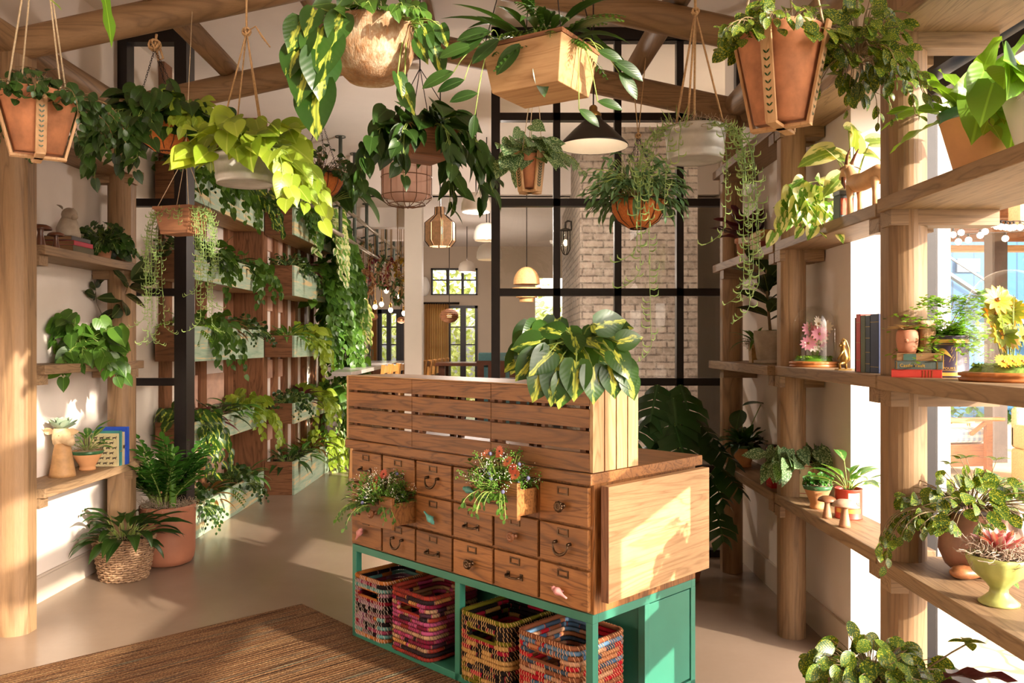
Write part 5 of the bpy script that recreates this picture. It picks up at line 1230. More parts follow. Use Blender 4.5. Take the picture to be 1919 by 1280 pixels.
# ---- near bay
rg.seed(330)
t=thing('potted_plant','wide clay pot with dark green rim and long wavy strap leaves, third window shelf','potted plant',RS(1838,1.61,2.16),0)
rim_pot(t,.135,.235,.075,M['terrap'],M['greenglaze'],gh=.035); s=MB(); mound(s,(0,0,.205),.115,.03); mossring(s,(0,0,.22),.12,130,.04,.0012,.03); s.build('moss',M['mossg'],t)
ml,ms=MB(),MB(); rosette(ml,ms,(-.03,0,.22),20,.32,.062,STRAP,(.0,1.5),(.4,1.3),wave=.035,jit=.03,lo=.75); done(t,ml,ms,M['l_bright'])
ml,ms=MB(),MB(); bush(ml,ms,(.08,-.03,.24),30,.15,.14,.11,.08,HEART,low=-.2); vines(ml,ms,(.06,-.08,.22),.06,5,(.1,.2),.04,.1,.075,HEART,az=(3.8,5.2)); ml.build('heart_foliage',M['l_lime'],t)['label']='pale heart shaped leaves'; ms.build('trailing_stems',M['stemd'],t)
rg.seed(331)
t=thing('potted_plant','white pot with broad bright leaves at the frame edge, third window shelf','potted plant',RS(1960,1.62,2.16),0)
rim_pot(t,.12,.2,.07,M['white']); soil(t,.1,.18); s=MB(); mossring(s,(0,0,.19),.12,150,.07); s.build('moss',M['moss'],t); ml,ms=MB(),MB(); bush(ml,ms,(0,0,.2),24,.22,.16,.17,.12,HEART,low=-.1,dr=(.3,.9)); done(t,ml,ms,M['l_bright'])
def fbook(x0,x1,y0,y1,z0,z1,mat,label,band=None,rz=0,loc=None): return book(x0,x1,y0,y1,z0,z1,mat,label,'-y',band=band,rz=rz,loc=loc)
bk=lambda z,dx=0: (1.485+dx,3.035,z)
fbook(0,.165,0,.115,1.4755,1.504,plain('red2_cloth','#b8352a',.5),'red book with a black band, bottom of the window shelf stack',[(.62,.01),(.68,.01),(.74,.01),(.80,.01)],R_(-27),bk(1.4755))
k=fbook(0,.155,0,.115,1.5045,1.535,plain('grey_cloth','#4c5450',.6),'dark grey book with gilt title, middle of the window shelf stack',[(.88,.02),(.03,.02)],R_(-24),bk(1.5045,.004))
lettering(k,'Castle Vault',.017,0,0,0,gold,'spine_title',flat=(-.02,-.0582,.009))
k=fbook(0,.145,0,.11,1.5355,1.563,plain('tan_cloth','#9a744c',.7),'tan book with a teal band, top of the window shelf stack',None,R_(-27),bk(1.5355,.008))
m=MB(); m.box((-.05,-.0560,.002),(-.008,-.0552,.025)); m.build('spine_band',plain('teal_band','#4c6f66',.6),k)
rg.seed(332)
t=thing('face_planter','rosy clay head planter with a dried pod on top, on the window shelf book stack','ornament',Vector((1.455,3.045,1.5635)),0)
m=MB(); m.lathe([(.0005,0),(.03,0),(.036,.02),(.04,.05),(.038,.075),(.033,.085),(.028,.083),(.026,.07)],n=24,wob=lambda a,z:.05*sin(a*2)); m.ball((-.02,-.036,.045),.008,n=8); m.build('head',plain('rosy_clay','#b07558',.7,0,.2,14,.2),t)
m=MB(); 
for k_ in range(7): leaf(m,(0,0,.085),rdir(2.6+k_*.5,.15+.1*(k_%3)),.075,.032,OVAL,.2,.3)
m.build('dried_pod',plain('dried_pod','#cdb07e',.8,0,.2,20),t)
t=thing('bark_piece','upright curl of dry bark behind the book stack at the window','ornament',Vector((1.525,3.05,1.5635)),0)
m=MB(); m.lathe([(.03,0),(.034,.05),(.03,.10),(.024,.12),(.02,.119),(.026,.05),(.024,0)],n=20,wob=lambda a,z:.15*sin(a*3+z*30)); m.build('bark',M['cork'],t)
rg.seed(333)
t=thing('purple_tin','dark purple tin with a gold pictured panel, planted with frothy maidenhair fern','potted plant',RS(1772,1.60,1.475),0)
R0=.077; tin(t,R0,.152,plain('purple_tin_paint','#33263a',.35,0,.08,20,spec=.6)); front=-pi/2-.55
bandring(t,R0,.006,.018,gold,'gold_band'); bandring(t,R0,.125,.138,gold,'gold_band')
for a0,a1,z0,z1 in ((front-.6,front+.55,.0255,.0265),(front-.6,front+.55,.1185,.1195),(front+.54,front+.555,.0255,.1195),(front-.605,front-.59,.0255,.1195)): bandring(t,R0,z0,z1,gold,'panel_line',a0,a1,12)
m=MB()
for k_ in range(14):   # an open umbrella and slanting rain, printed in gold
    a=front-.25+.03*k_; 
vs=[];n_=14
for k_ in range(n_+1):
    u=k_/n_; a=front-.4+.75*u; zt=.088+.026*sin(pi*u)-.018*u; zb=.088+.008*sin(pi*u)-.018*u
    vs += [(cos(a)*(R0+.0012),sin(a)*(R0+.0012),zb),(cos(a)*(R0+.0012),sin(a)*(R0+.0012),zt)]
m.add(vs,[(2*k_,2*k_+2,2*k_+3,2*k_+1) for k_ in range(n_)])
for a0,z0,z1 in ((front-.02,.035,.09),): m.add([(cos(a0+b)*(R0+.0012),sin(a0+b)*(R0+.0012),z) for z in (z0,z1) for b in (-.012,.012)],[(0,1,3,2)])
for k_ in range(9):
    a=front+rg.uniform(.2,.5); z=rg.uniform(.04,.1); m.add([(cos(a)*(R0+.0012),sin(a)*(R0+.0012),z),(cos(a+.012)*(R0+.0012),sin(a+.012)*(R0+.0012),z),(cos(a+.08)*(R0+.0012),sin(a+.08)*(R0+.0012),z+.014),(cos(a+.068)*(R0+.0012),sin(a+.068)*(R0+.0012),z+.014)],[(0,1,2,3)])
m.build('printed_umbrella',gold,t); lettering(t,'IT POURS',.013,.029,R0,front+.12,gold)
for zz3 in (.055,.062,.069,.09): bandring(t,R0,zz3,zz3+.0018,gold,'side_line',front+.95,front+1.15,5)
soil(t,.07,.135); ml,ms=MB(),MB()
for i in range(95):
    a=rg.uniform(0,6.28); l=rg.uniform(.06,.2) ; e=rg.uniform(-.1,1.1); d=rdir(a,e); p=Vector((0,0,.14)); pts=[p.copy()]
    for k_ in range(7):
        d=(d-Z*.13).normalized(); p=p+d*l/6; pts.append(p.copy())
        for j in range(4): 
            q=p+rdir(rg.uniform(0,6.28),rg.uniform(-.5,.8))*rg.uniform(.004,.02); leaf(ml,q,rdir(rg.uniform(0,6.28),rg.uniform(-.6,.5)),.017,.017,SMALL,.2,.1)
    ms.tube(pts,.0008,3)
for px,py in ((1870,545),(1850,550),(1840,565),(1895,560),(1740,560),(1760,565),(1720,575),(1800,560),(1880,580)):
    q=P(px,py,3.0)-t.location; pts=curve3((0,0,.14),q,.12,9); ms.tube(pts,.001,3)
    for p in pts[3:]:
        for j in range(8): leaf(ml,p+rdir(rg.uniform(0,6.28),rg.uniform(-.5,.5))*rg.uniform(.004,.026),rdir(rg.uniform(0,6.28),-.2),.017,.017,SMALL,.2,.1)
done(t,ml,ms,M['l_bright'],M['dkwood'])
rg.seed(334)
t=thing('clay_urn','round brown clay urn of mottled sunlit leaves on the lowest window shelf','potted plant',RS(1838,1.69,.77),0)
m=MB(); m.lathe([(.0005,0),(.085,0),(.118,.03),(.14,.08),(.138,.13),(.125,.18),(.12,.21),(.123,.222),(.118,.226),(.11,.22),(.11,.18)],n=44,wob=lambda a,z:.006*sin(a*4)); m.build('urn',plain('brown_glaze','#8a5f4c',.4,0,.35,10,.15,spec=.6),t)
soil(t,.108,.2); ml,ms=MB(),MB(); bush(ml,ms,(-.04,0,.24),130,.25,.15,.065,.042,OVAL,low=-.3,dr=(.4,1.6)); vines(ml,ms,(-.06,-.03,.23),.12,12,(.12,.3),.03,.065,.044,OVAL,az=(2.6,4.6)); vines(ml,ms,(.04,-.02,.22),.1,5,(.1,.2),.035,.065,.045,OVAL,az=(-1.2,.2))
for px,py in ((1800,860),(1810,858),(1868,862),(1780,870)): q=P(px,py,2.9)-t.location; ms.tube(curve3((0,0,.22),q,.03),.0015,4); [leaf(ml,q,rdir(a_,.3),.05,.028,OVAL,.4) for a_ in (0,2,4)]
done(t,ml,ms,M['l_hoya'],plain('pink_stem','#85704e',.5))
rg.seed(335)
t=thing('green_compote','footed pale green glazed bowl with a rosy succulent and curly moss, lowest window shelf','potted plant',RS(1872,1.55,.77),0)
m=MB(); m.lathe([(.0005,.0),(.058,0),(.06,.006),(.045,.018),(.028,.035),(.026,.05),(.04,.068),(.075,.10),(.092,.14),(.095,.155),(.09,.157),(.086,.15),(.08,.13)],n=48,wob=lambda a,z:.025*sin(a*12)*(z/.155)); m.build('compote',plain('lime_glaze','#a9ad62',.3,0,.3,9,.2,spec=.6),t)
soil(t,.082,.135); s=MB(); mossring(s,(0,-.0,.15),.1,330,.06,.0013,.03); s.build('moss',plain('pale_moss','#b9a28e',.95,0,.2,40),t); echeveria(t,(-.005,-.015,.175),.095,22,M['l_pink'],'succulent',.36)
t=thing('seashell','brown speckled cowrie-like shell lying on the lowest window shelf','shell',RS(1812,1.60,.77),R_(20))
m=MB(); m.ball((0,0,.026),.07,.042,.026,n=20); m.tube([(.05,0,.03),(.075,0,.022),(.09,0,.014)],[.02,.012,.003],10); m.build('shell',plain('shell','#8d5a38',.35,0,.5,40,.2),t)
# floor plant at the bottom edge
rg.seed(336)
t=thing('floor_planter','tall clay pot of mottled sunlit leaves on the floor below the window shelves','potted plant',Vector((1.13,2.62,0)),0)
rim_pot(t,.17,.50,.12,M['terra2']); s=MB(); mound(s,(0,0,.47),.15,.03); mossring(s,(.05,0,.5),.12,160,.06); s.build('moss',M['moss'],t)
ml,ms=MB(),MB(); bush(ml,ms,(0,-.02,.54),170,.2,.13,.065,.043,OVAL,low=-.1,dr=(.4,1.6)); q=P(1815,1205,2.55)-t.location; ms.tube(curve3((.1,0,.5),q,.02),.003,5)
for a_ in (0,1.3,2.8,4.4): leaf(ml,q,rdir(a_,.2),.06,.034,OVAL,.5)
done(t,ml,ms,M['l_hoya'],plain('pink_stem','#85704e',.5)); ml=MB()
for px,py,a_,L in ((1770,1268,.1,.2),(1740,1290,.3,.18)): q=P(px,py,2.45)-t.location; leaf(ml,q,Vector((1,-.2,.12)),L,.07,STRAP,.2,.3,wave=.04)
ml.build('dark_red_foliage',M['l_red'],t)['label']='dark red wavy leaves'
# ---- dark corner bay
rg.seed(340)
t=thing('potted_plant','clay pot with white drips and dark red leaves, third shelf of the dark corner','potted plant',RS(1401,1.58,2.16),0)
rim_pot(t,.085,.14,.06,M['terra'],None,rim=.03); m=MB(); bandring(t,.086,.10,.138,M['white'],'white_drips',-2.6,-1.3,12); soil(t,.07,.12)
ml,ms=MB(),MB(); rosette(ml,ms,(0,0,.14),26,.26,.085,STRAP,(.1,1.5),(.2,.9),wave=.03,jit=.02); done(t,ml,ms,M['l_red']); s=MB(); mossring(s,(.05,0,.13),.12,110,.05); s.build('moss',M['moss'],t)
yc=sx(1432,1.55)
for z0,z1,c_,lab in ((2.1605,2.205,'#7a2f28','dark red book at the bottom of the dark corner stack'),(2.2055,2.24,'#8a6a3c','ochre book in the middle of the dark corner stack'),(2.2405,2.275,'#a07c44','pale ochre book on top of the dark corner stack')):
    fbook(1.475,1.66,yc-.18,yc+.06,z0,z1,plain('cloth_'+c_[1:],c_,.7),lab)
rg.seed(341)
t=thing('rubber_plant','tall dark rubber plant in a weathered stone pot, second shelf of the dark corner','potted plant',RS(1444,1.58,1.475),0)
m=MB(); m.lathe([(.0005,0),(.1,0),(.1,.02),(.075,.022),(.082,.03),(.095,.12),(.1,.16),(.1,.2),(.09,.2),(.085,.17)],n=36); m.build('stone_pot',M['stone'],t); soil(t,.085,.18)
ml,ms=MB(),MB(); ms.tube([(0,0,.18),(-.02,0,.4),(-.03,0,.66)],[.01,.008,.005],8)
for i in range(17): a=i*2.4; z=.26+.025*i; leaf(ml,(-.03*z,0,z),rdir(a,.5+.4*(i/17)),.25,.10,OVAL,.5,.2,rg.uniform(-.4,.4))
done(t,ml,ms,M['l_rubber'],M['stemd'])
rg.seed(342)
t=thing('potted_fern','small square gilt pot with arching green fronds, beside the stone pot','potted plant',RS(1416,1.535,1.475),0)
m=MB(); m.taper((.032,.032),(.038,.038),0,.12); m.build('pot',plain('gilt_wood','#a07a44',.5,0,.4,30,.4),t); s=MB(); mossring(s,(-.01,0,.115),.05,120,.06); s.build('moss',M['moss'],t)
ml,ms=MB(),MB(); rosette(ml,ms,(0,0,.12),20,.22,.03,LANCE,(.5,1.4),(.9,1.9),jit=.01); done(t,ml,ms,M['l_mid'])
rg.seed(343)
t=thing('potted_plant','clay pot with green glazed rim and dense wavy leaves, lowest shelf of the dark corner','potted plant',RS(1394,1.56,.77),0)
rim_pot(t,.095,.15,.05,M['terrap'],M['greenglaze'],True,gh=.022); s=MB(); mound(s,(0,0,.13),.08,.02); mossring(s,(0,0,.14),.09,110,.04); s.build('moss',M['moss'],t)
ml,ms=MB(),MB(); rosette(ml,ms,(0,0,.15),34,.2,.06,STRAP,(-.1,1.4),(.5,1.4),wave=.03,jit=.03); ms.tube(curve3((0,0,.15),(.11,-.02,.42),.02),.003,5); leaf(ml,(.14,-.02,.42),Vector((-1,0,.2)),.16,.13,OVAL,.5,.2); leaf(ml,(-.02,0,.38),Vector((-.4,-.6,-.6)),.16,.12,OVAL,.4,.2); ms.tube(curve3((0,0,.15),(-.02,0,.38),.0),.003,5); done(t,ml,ms,M['l_dark'])
book(1.49,1.66,sx(1442,1.5)+.0,sx(1442,1.5)+.045,.7705,1.005,plain('black2_cloth','#2a2220',.6),'black upright book next to the bright red one, dark corner','-x',band=[(.2,.01),(.8,.01)])
book(1.48,1.66,sx(1442,1.5)-.10,sx(1442,1.5)-.003,.7705,.995,plain('bright_red_cloth','#b01c22',.5),'bright red upright book on the lowest dark corner shelf','-x',band=[(.06,.006),(.92,.006)])
# ================================================================ PLANTED WALL
for i,y in enumerate([6.9,7.7,8.45]):
    m=MB(); m.box((-2.95,y,0),(-2.90,y+.16,3.95)); tag(m.build('wall_batten',M['brown_z']),['rosy wooden batten nearest the steel mullion on the planted wall','rosy wooden batten mid-way along the nearer planter rows','rosy wooden batten where the planted wall steps forward'][i],'wall batten')
for i,(z0,z1) in enumerate(((.0,.62),(1.0,1.3))):
    m=MB(); m.box((-2.949,7.25,z0),(-2.925,8.40,z1)); tag(m.build('wood_panel',plain('pink_board','#c7a08a',.8,0,.2,6,.2)),['rosy boards behind the lowest nearer planter','rosy boards between the second and middle nearer planters'][i],'wall panel')
m=MB(); m.box((-2.952,8.63,0),(-2.60,8.655,3.95)); tag(m.build('wood_panel',M['brown_z']),'dark board panel facing the walkway where the planted wall steps forward','wall panel')
for i,y in enumerate([8.7,9.1,9.5,9.95,10.4,10.9,11.4]):
    m=MB(); m.box((-2.66,y,0),(-2.61,y+.13,3.45 if y>10.2 else 3.95)); tag(m.build('wall_batten',M['brown_z']),'upright rosy batten behind the farther planter rows','wall batten','battens behind the farther planters')
for i,z in enumerate((.55,1.22,1.95,2.6)):
    m=MB(); m.box((-2.66,8.83,z),(-2.635,9.6,z+.2)); tag(m.build('wood_panel',plain('pink_board','#c7a08a',.8,0,.2,6,.2)),'short rosy board between battens above '+['the lowest','the second','the third','the fourth']
    [i]+' farther planter','wall panel')
rown=['lowest','second lowest','middle','fourth','topmost']
kinds=[('dark glossy peace lily','l_dark','ros'),('lime green pothos','l_lime','heart'),('trailing heart-leaf philodendron','l_mid','heart'),('dark red bromeliad','l_red','ros'),('fine green fern','l_mid','fern'),('striped pothos','l_brasil','heart'),('bushy dark peperomia','l_dark','small'),('streaked evergreen','l_aglao','ros'),('coppery croton','l_copper','ros'),('bright sword fern','l_bright','fern')]
def wplant(loc,ki,label,seed,grp,big=1.,tr=1.):
    rg.seed(seed); k=kinds[ki]; t=thing(k[0].split()[-1].replace('-','_'),label,'plant',loc,0,grp); ml,ms=MB(),MB()
    if k[2]=='ros': rosette(ml,ms,(0,0,0),26,.24*big,.06*big,LANCE,(-.1,1.4),(.4,1.3),stalk=.08,jit=.05)
    elif k[2]=='heart':
        bush(ml,ms,(0,0,.02),58,.26*big,.18,.105*big,.08*big,HEART,low=-.3,sq=1.2); vines(ml,ms,(.08,0,0),.08,int(9*tr),(.15,.5*tr),.045,.105*big,.075*big,HEART,az=(-1.4,1.2))
    elif k[2]=='fern': fern(ml,ml,(0,0,.0),26,.32*big,.05,.016,(.0,1.4),1.6,12)
    else: bush(ml,ms,(0,0,.02),110,.22*big,.18,.055,.042,OVAL,low=-.2,sq=1.3); vines(ml,ms,(.08,0,0),.08,8,(.1,.28),.03,.055,.042,OVAL,az=(-1.4,1.2))
    done(t,ml,ms,M[k[2] and k[1]]); return t
order=[[6,8,4,6,7],[5,3,0,7,1],[9,2,8,0,6],[6,2,4,0,2],[2,6,2,4,5]]
order2=[[0,7,8,1,4],[6,3,1,2,2],[7,1,2,4,2],[6,3,2,2,5],[2,9,4,2,2]]
posn=['at the steel mullion end','second along','in the middle','second from the end','at the end']
sd=400
for bank,(y0,y1,xb,xf,tops,bots,od) in enumerate(((6.72,8.60,-2.90,-2.58,[.27,.955,1.74,2.36,3.08],[0.001,.75,1.45,2.12,2.76],order),(8.70,11.2,-2.60,-2.29,[.35,.965,1.68,2.42,3.06],[0.001,.75,1.45,2.10,2.74],order2))):
    bn=['nearer','farther'][bank]
    for r in range(5):
        t=thing('planter_box',f'distressed green wooden trough, {rown[r]} in the {bn} bank of the planted wall','planter',(xb,y0,bots[r]),0)
        z1=tops[r]-bots[r]; L=y1-y0; D=xf-xb; th=.022
        m=MB(); m.box((D-th,0,0),(D,L,z1)); m.build('front_board',M['gbox'],t)
        m=MB(); m.box((0,0,0),(D-th-.0005,th,z1)); m.build('end_board',M['brown_x'],t); m=MB(); m.box((0,L-th,0),(D-th-.0005,L,z1)); m.build('end_board',M['brown_x'],t)
        m=MB(); m.box((.001,th+.0005,.0),(D-th-.0005,L-th-.0005,th)); m.build('bottom_board',M['pale_y'],t)
        m=MB(); m.box((.002,th+.001,z1-.06),(D-th-.001,L-th-.001,z1-.035)); m.build('soil',M['soil'],t)
        for j in range(5):
            sd+=1; y=y0+L*(j+.5)/5; ki=od[r][j]; big=1.0 if bank==0 else 1.1
            lab=f'{kinds[ki][0]}, {posn[j]} of the {rown[r]} trough, {bn} bank'
            wplant((xf-.14,y,tops[r]-.03),ki,lab,sd,f'plants in the {rown[r]} {bn} trough',big,1.0 if bank==0 else (1.5 if j>2 else 1.1))
# cascade of vines at the far end of the planted wall
for i,(y,z,s) in enumerate(((9.6,3.05,1.),(10.2,3.0,1.),(10.8,2.6,1.),(11.2,2.2,1.),(10.6,1.9,1.),(11.2,1.4,1.),(10.9,.9,1.),(9.9,2.3,1.))):
    rg.seed(500+i); t=thing('trailing_pothos','long bright pothos vines cascading down the far end of the planted wall','plant',(-2.24,y,z),0,'vines cascading at the far end of the planted wall')
    ml,ms=MB(),MB(); bush(ml,ms,(0,0,0),60,.26,.3,.13,.10,HEART,low=-.8,sq=1.2); vines(ml,ms,(0,0,0),.08,20,(.3,.85),.06,.13,.10,HEART,az=(-1.6,1.3)); done(t,ml,ms,M['l_mid'] if i%3 else M['l_njoy'])
# large alocasia like leaves at the top of the planted wall
for px,py,dep,nm_,n in ((660,330,8.8,'large veined dark leaves standing above the planted wall beside the coir basket',9),(440,215,6.9,'dark broad leaves standing above the topmost nearer trough',7)):
    rg.seed(int(px)); q0=P(px-40,py+50,dep); t=thing('elephant_ear',nm_,'plant',q0,0); ml,ms=MB(),MB()
    for i in range(n): a=rg.uniform(-1.2,1.5) if px>500 else rg.uniform(0,6.28); e=rg.uniform(.1,1.2); q=rdir(a,e)*rg.uniform(.2,.42); ms.tube(curve3((0,0,0),q,.05),.005,5); leaf(ml,q,rdir(a,rg.uniform(-.7,.1)),.36,.28,HEART,.5,.2,rg.uniform(-.4,.4))
    done(t,ml,ms,M['l_monst'] if px<500 else M['l_dark'])

# ================================================================ LAMPS
t=thing('cone_lamp','black cone pendant lamp with a white inside, before the glass screen','pendant lamp',P(1112,275,4.2),0)
m=MB(); m.lathe([(.176,0),(.178,.004),(.172,.012),(.10,.085),(.045,.135),(.04,.15),(.0385,.152)],n=56); m.build('lamp_shade',plain('black_enamel','#2a2420',.35,.2,.1,20,.05),t)
m=MB(); m.lathe([(.174,.001),(.169,.009),(.097,.082),(.042,.131),(.0005,.133)],n=56,wob=lambda a,z:.008*cos(a*24)); m.build('shade_lining',M['white'],t)
m=MB(); m.lathe([(.04,.151),(.041,.165),(.03,.175),(.022,.178),(.021,.2),(.012,.21),(.0005,.212)],n=24); m.build('brass_cap',M['brass'],t); m=MB(); m.tube([(0,0,.21),(0,0,3.95-t.location.z)],.004,6); m.build('cord',M['iron'],t)
m=MB(); m.ball((0,0,.075),.025,n=12); m.build('bulb',emit('warm_bulb',(1,.75,.45),3),t)
def cord(t,z0): 
    m=MB(); m.tube([(0,0,z0),(0,0,3.46-t.location.z if t.location.y>10.6 else 3.94-t.location.z)],.006,5); m.build('cord',M['iron'],t)
# drum shade in wire cage
t=thing('cage_lamp','large pink fabric drum lamp in a rusty wire cage, hanging in the walkway','pendant lamp',P(762,388,7.0),0)
m,nt,out=newmat('pink_gauze'); b_=node(nt,'BsdfDiffuse',{'Color':rgba(hexc('#c4a494'))}); tl=node(nt,'BsdfTranslucent',{'Color':rgba(hexc('#d4b09c'))}); tp=node(nt,'BsdfTransparent',{'Color':rgba((1,.92,.88))})
m1=node(nt,'MixShader',{0:.5,1:b_.outputs[0],2:tl.outputs[0]}); m2=node(nt,'MixShader',{0:.25,1:m1.outputs[0],2:tp.outputs[0]}); nt.links.new(m2.outputs[0],out.inputs[0]); M['gauze']=m
g=MB(); g.lathe([(.205,.09),(.208,.36)],n=48); g.lathe([(.205,.09),(.12,.06),(.0005,.055)],n=48); g.build('fabric_drum',M['gauze'],t)
w=MB(); rust=plain('rusty_wire','#7a563c',.6,.3,.2,30)
for k in range(12): a=2*pi*k/12; w.tube([(cos(a)*q,sin(a)*q,z) for q,z in ((.0,.0),(.08,.0),(.16,.02),(.205,.06),(.212,.09),(.212,.40),(.15,.45),(.02,.50))],.0035,5)
for z,q in ((.09,.214),(.25,.214),(.40,.214),(.02,.16)): w.tube([(cos(2*pi*k/40)*q,sin(2*pi*k/40)*q,z) for k in range(41)],.004,5,caps=False)
w.build('wire_cage',rust,t); m=MB(); m.ball((0,0,.2),.03,n=10); m.build('bulb',M['white'],t); cord(t,.5)
m=MB(); m.box((-.11,-.02,.0),(.11,.02,.03)); o=m.build('ceiling_track',M['white'],t); o.location=(0,0,3.91-t.location.z)
# bamboo lantern
t=thing('bamboo_lantern','bottle-shaped bamboo slat lantern with dark ribs hanging in the walkway','pendant lamp',P(825,462,7.6),0)
m=MB(); bam=plain('bamboo','#dcb48a',.6,0,.2,40,.3); R=.138; prf=[(R*.72,.0),(R,.05),(R,.215),(R*.36,.29),(R*.34,.36)]
for k in range(8):
    a0=2*pi*k/8+.2; a1=2*pi*(k+1)/8+.2
    for i in range(4):
        (q0,z0),(q1,z1)=prf[i],prf[i+1]; e=.06
        m.add([(cos(a)*q,sin(a)*q,z) for q,z,a in ((q0,z0,a0+e),(q0,z0,a1-e),(q1,z1,a1-e),(q1,z1,a0+e))]+[(cos(a)*q*.96,sin(a)*q*.96,z) for q,z,a in ((q0,z0,a0+e),(q0,z0,a1-e),(q1,z1,a1-e),(q1,z1,a0+e))],[(0,1,2,3),(7,6,5,4),(0,4,5,1),(3,2,6,7),(0,3,7,4),(1,5,6,2)])
m.build('bamboo_slats',bam,t); w=MB()
for k in range(8): a=2*pi*k/8+.2; w.tube([(cos(a)*q*1.02,sin(a)*q*1.02,z) for q,z in prf],.005,5)
w.build('ribs',M['iron'],t); m=MB(); m.ball((0,0,.15),.03,.03,.04,n=10); m.build('bulb',MATS['warm_bulb'],t); cord(t,.36)
# white dome pendants
for i,(px,py,w_,dep) in enumerate(((892,398,56,8.2),(912,451,50,9.4),(917,487,48,11),(875,510,32,13.2))):
    R=w_/2/F*dep; t=thing('dome_lamp',['largest white dome pendant, highest beside the black frame','white dome pendant just under the largest one','lower white dome pendant partly behind the black frame','small white dome pendant before the high far window'][i],'pendant lamp',P(px,py,dep),0)
    m=MB(); m.lathe([(R*.9,0),(R,R*.15),(R*.98,R*.6),(R*.8,R*1.05),(R*.45,R*1.28),(.02,R*1.34)],n=36); m.build('lamp_shade',M['white'],t); m=MB(); m.ball((0,0,R*.4),.05,n=10); m.build('bulb',MATS['warm_bulb'],t); cord(t,R*1.3)
t=thing('wall_lamp','small white shell wall lamp beside the high far window','wall lamp',Vector((fx(797),15.85,fz(538))),0); m=MB(); m.ball((0,0,0),.10,.1,.19,n=16); m.build('shade',M['white'],t)
# wicker pendants
for px,py,w_,dep,lab in ((842,592,34,13.0,'round dark wicker pendant before the curtain'),(667,597,24,12.5,'glowing wicker pendant at the planted wall end of the bar'),(700,594,16,13.5,'smallest glowing wicker pendant over the bar'),(752,600,16,12.5,'wicker pendant beside the white column')):
    R=w_/2/F*dep; t=thing('wicker_lamp',lab,'pendant lamp',P(px,py,dep),0); m=MB()
    for k in range(14): th_=pi*(k+.5)/14; m.tube([(cos(2*pi*j/24)*R*sin(th_),sin(2*pi*j/24)*R*sin(th_),-R*.72*cos(th_)) for j in range(25)],R*.075,4,caps=False)
    m.build('woven_shade',plain('brown_wicker','#8a5a36',.7,0,.2,30),t); m=MB(); m.ball((0,0,0),R*.3,n=8); m.build('bulb',emit('orange_bulb',(1,.5,.2),14),t); cord(t,R*.7)
t=thing('wicker_dome_lamp','tiered straw dome pendant seen through the glass screen','pendant lamp',P(987,566,9.4),0)
m=MB(); straw=plain('straw','#cf9f68',.8,0,.2,60,.6)
for z0,R0_,R1_,h_ in ((0,.08,.09,.07),(.05,.12,.12,.05),(.10,.165,.165,.06)): m.lathe([(R0_,z0),(R1_,z0+h_)],n=40,wob=lambda a,z:.02*sin(a*40))
m.lathe([(.15,.20)]+[(.15*cos(a),.21+.19*sin(a)) for a in [pi/2*k/8 for k in range(1,8)]]+[(.0005,.40)],n=48,wob=lambda a,z:.02*sin(a*40)); m.build('straw_shade',straw,t); cord(t,.4)
# exterior style lantern on chimney
t=thing('wall_lantern','black caged bracket lantern on the brick chimney, seen through the screen','wall lamp',P(1061,452,10.2),0)
t.location.x=.66; m=MB(); m.tube([(.08,0,.14),(.07,0,.24),(.03,0,.25),(0,0,.23),(0,0,.15)],.014,8); m.lathe([(.075,.13),(.08,.14),(.02,.16)],n=20)
for k in range(4): a=pi/2*k+.4; m.tube([(cos(a)*.06,sin(a)*.06,.13),(cos(a)*.06,sin(a)*.06,-.1),(cos(a)*.03,sin(a)*.03,-.16),(0,0,-.17)],.006,5)
m.build('cage',M['iron'],t); m=MB(); m.lathe([(.048,.12),(.048,-.08),(.0005,-.12)],n=16); m.build('lantern_glass',M['dome'],t); m=MB(); m.ball((0,0,-.02),.03,.03,.045,n=8); m.build('bulb',MATS['warm_bulb'],t)

# ================================================================ BAR AND FAR ROOM
t=thing('bar_counter','long bar with a grey marble top running behind the reception desk','bar',(0,0,0),0)
m=MB(); m.add([(-1.96,9.0,1.24),(-1.75,9.0,1.24),(-1.95,14.9,1.24),(-2.75,14.9,1.24),(-1.96,9.0,1.285),(-1.75,9.0,1.285),(-1.95,14.9,1.285),(-2.75,14.9,1.285)],[(3,2,1,0),(4,5,6,7),(0,1,5,4),(1,2,6,5),(2,3,7,6),(3,0,4,7)])
m.build('marble_top',plain('grey_marble','#b3aca6',.25,0,.12,5,.03,spec=.6),t)
m=MB(); m.add([(-2.0,11.3,0),(-1.90,11.3,0),(-2.05,14.85,0),(-2.7,14.85,0),(-2.2,11.3,1.239),(-1.90,11.3,1.239),(-2.05,14.85,1.239),(-2.7,14.85,1.239)],[(3,2,1,0),(4,5,6,7),(0,1,5,4),(1,2,6,5),(2,3,7,6),(3,0,4,7)]); m.build('bar_front',M['brown_z'],t)
t.location=(0,0,0)
M['golden_z']=wood('golden_z','#c08a48','#7c4f24','z',.4)
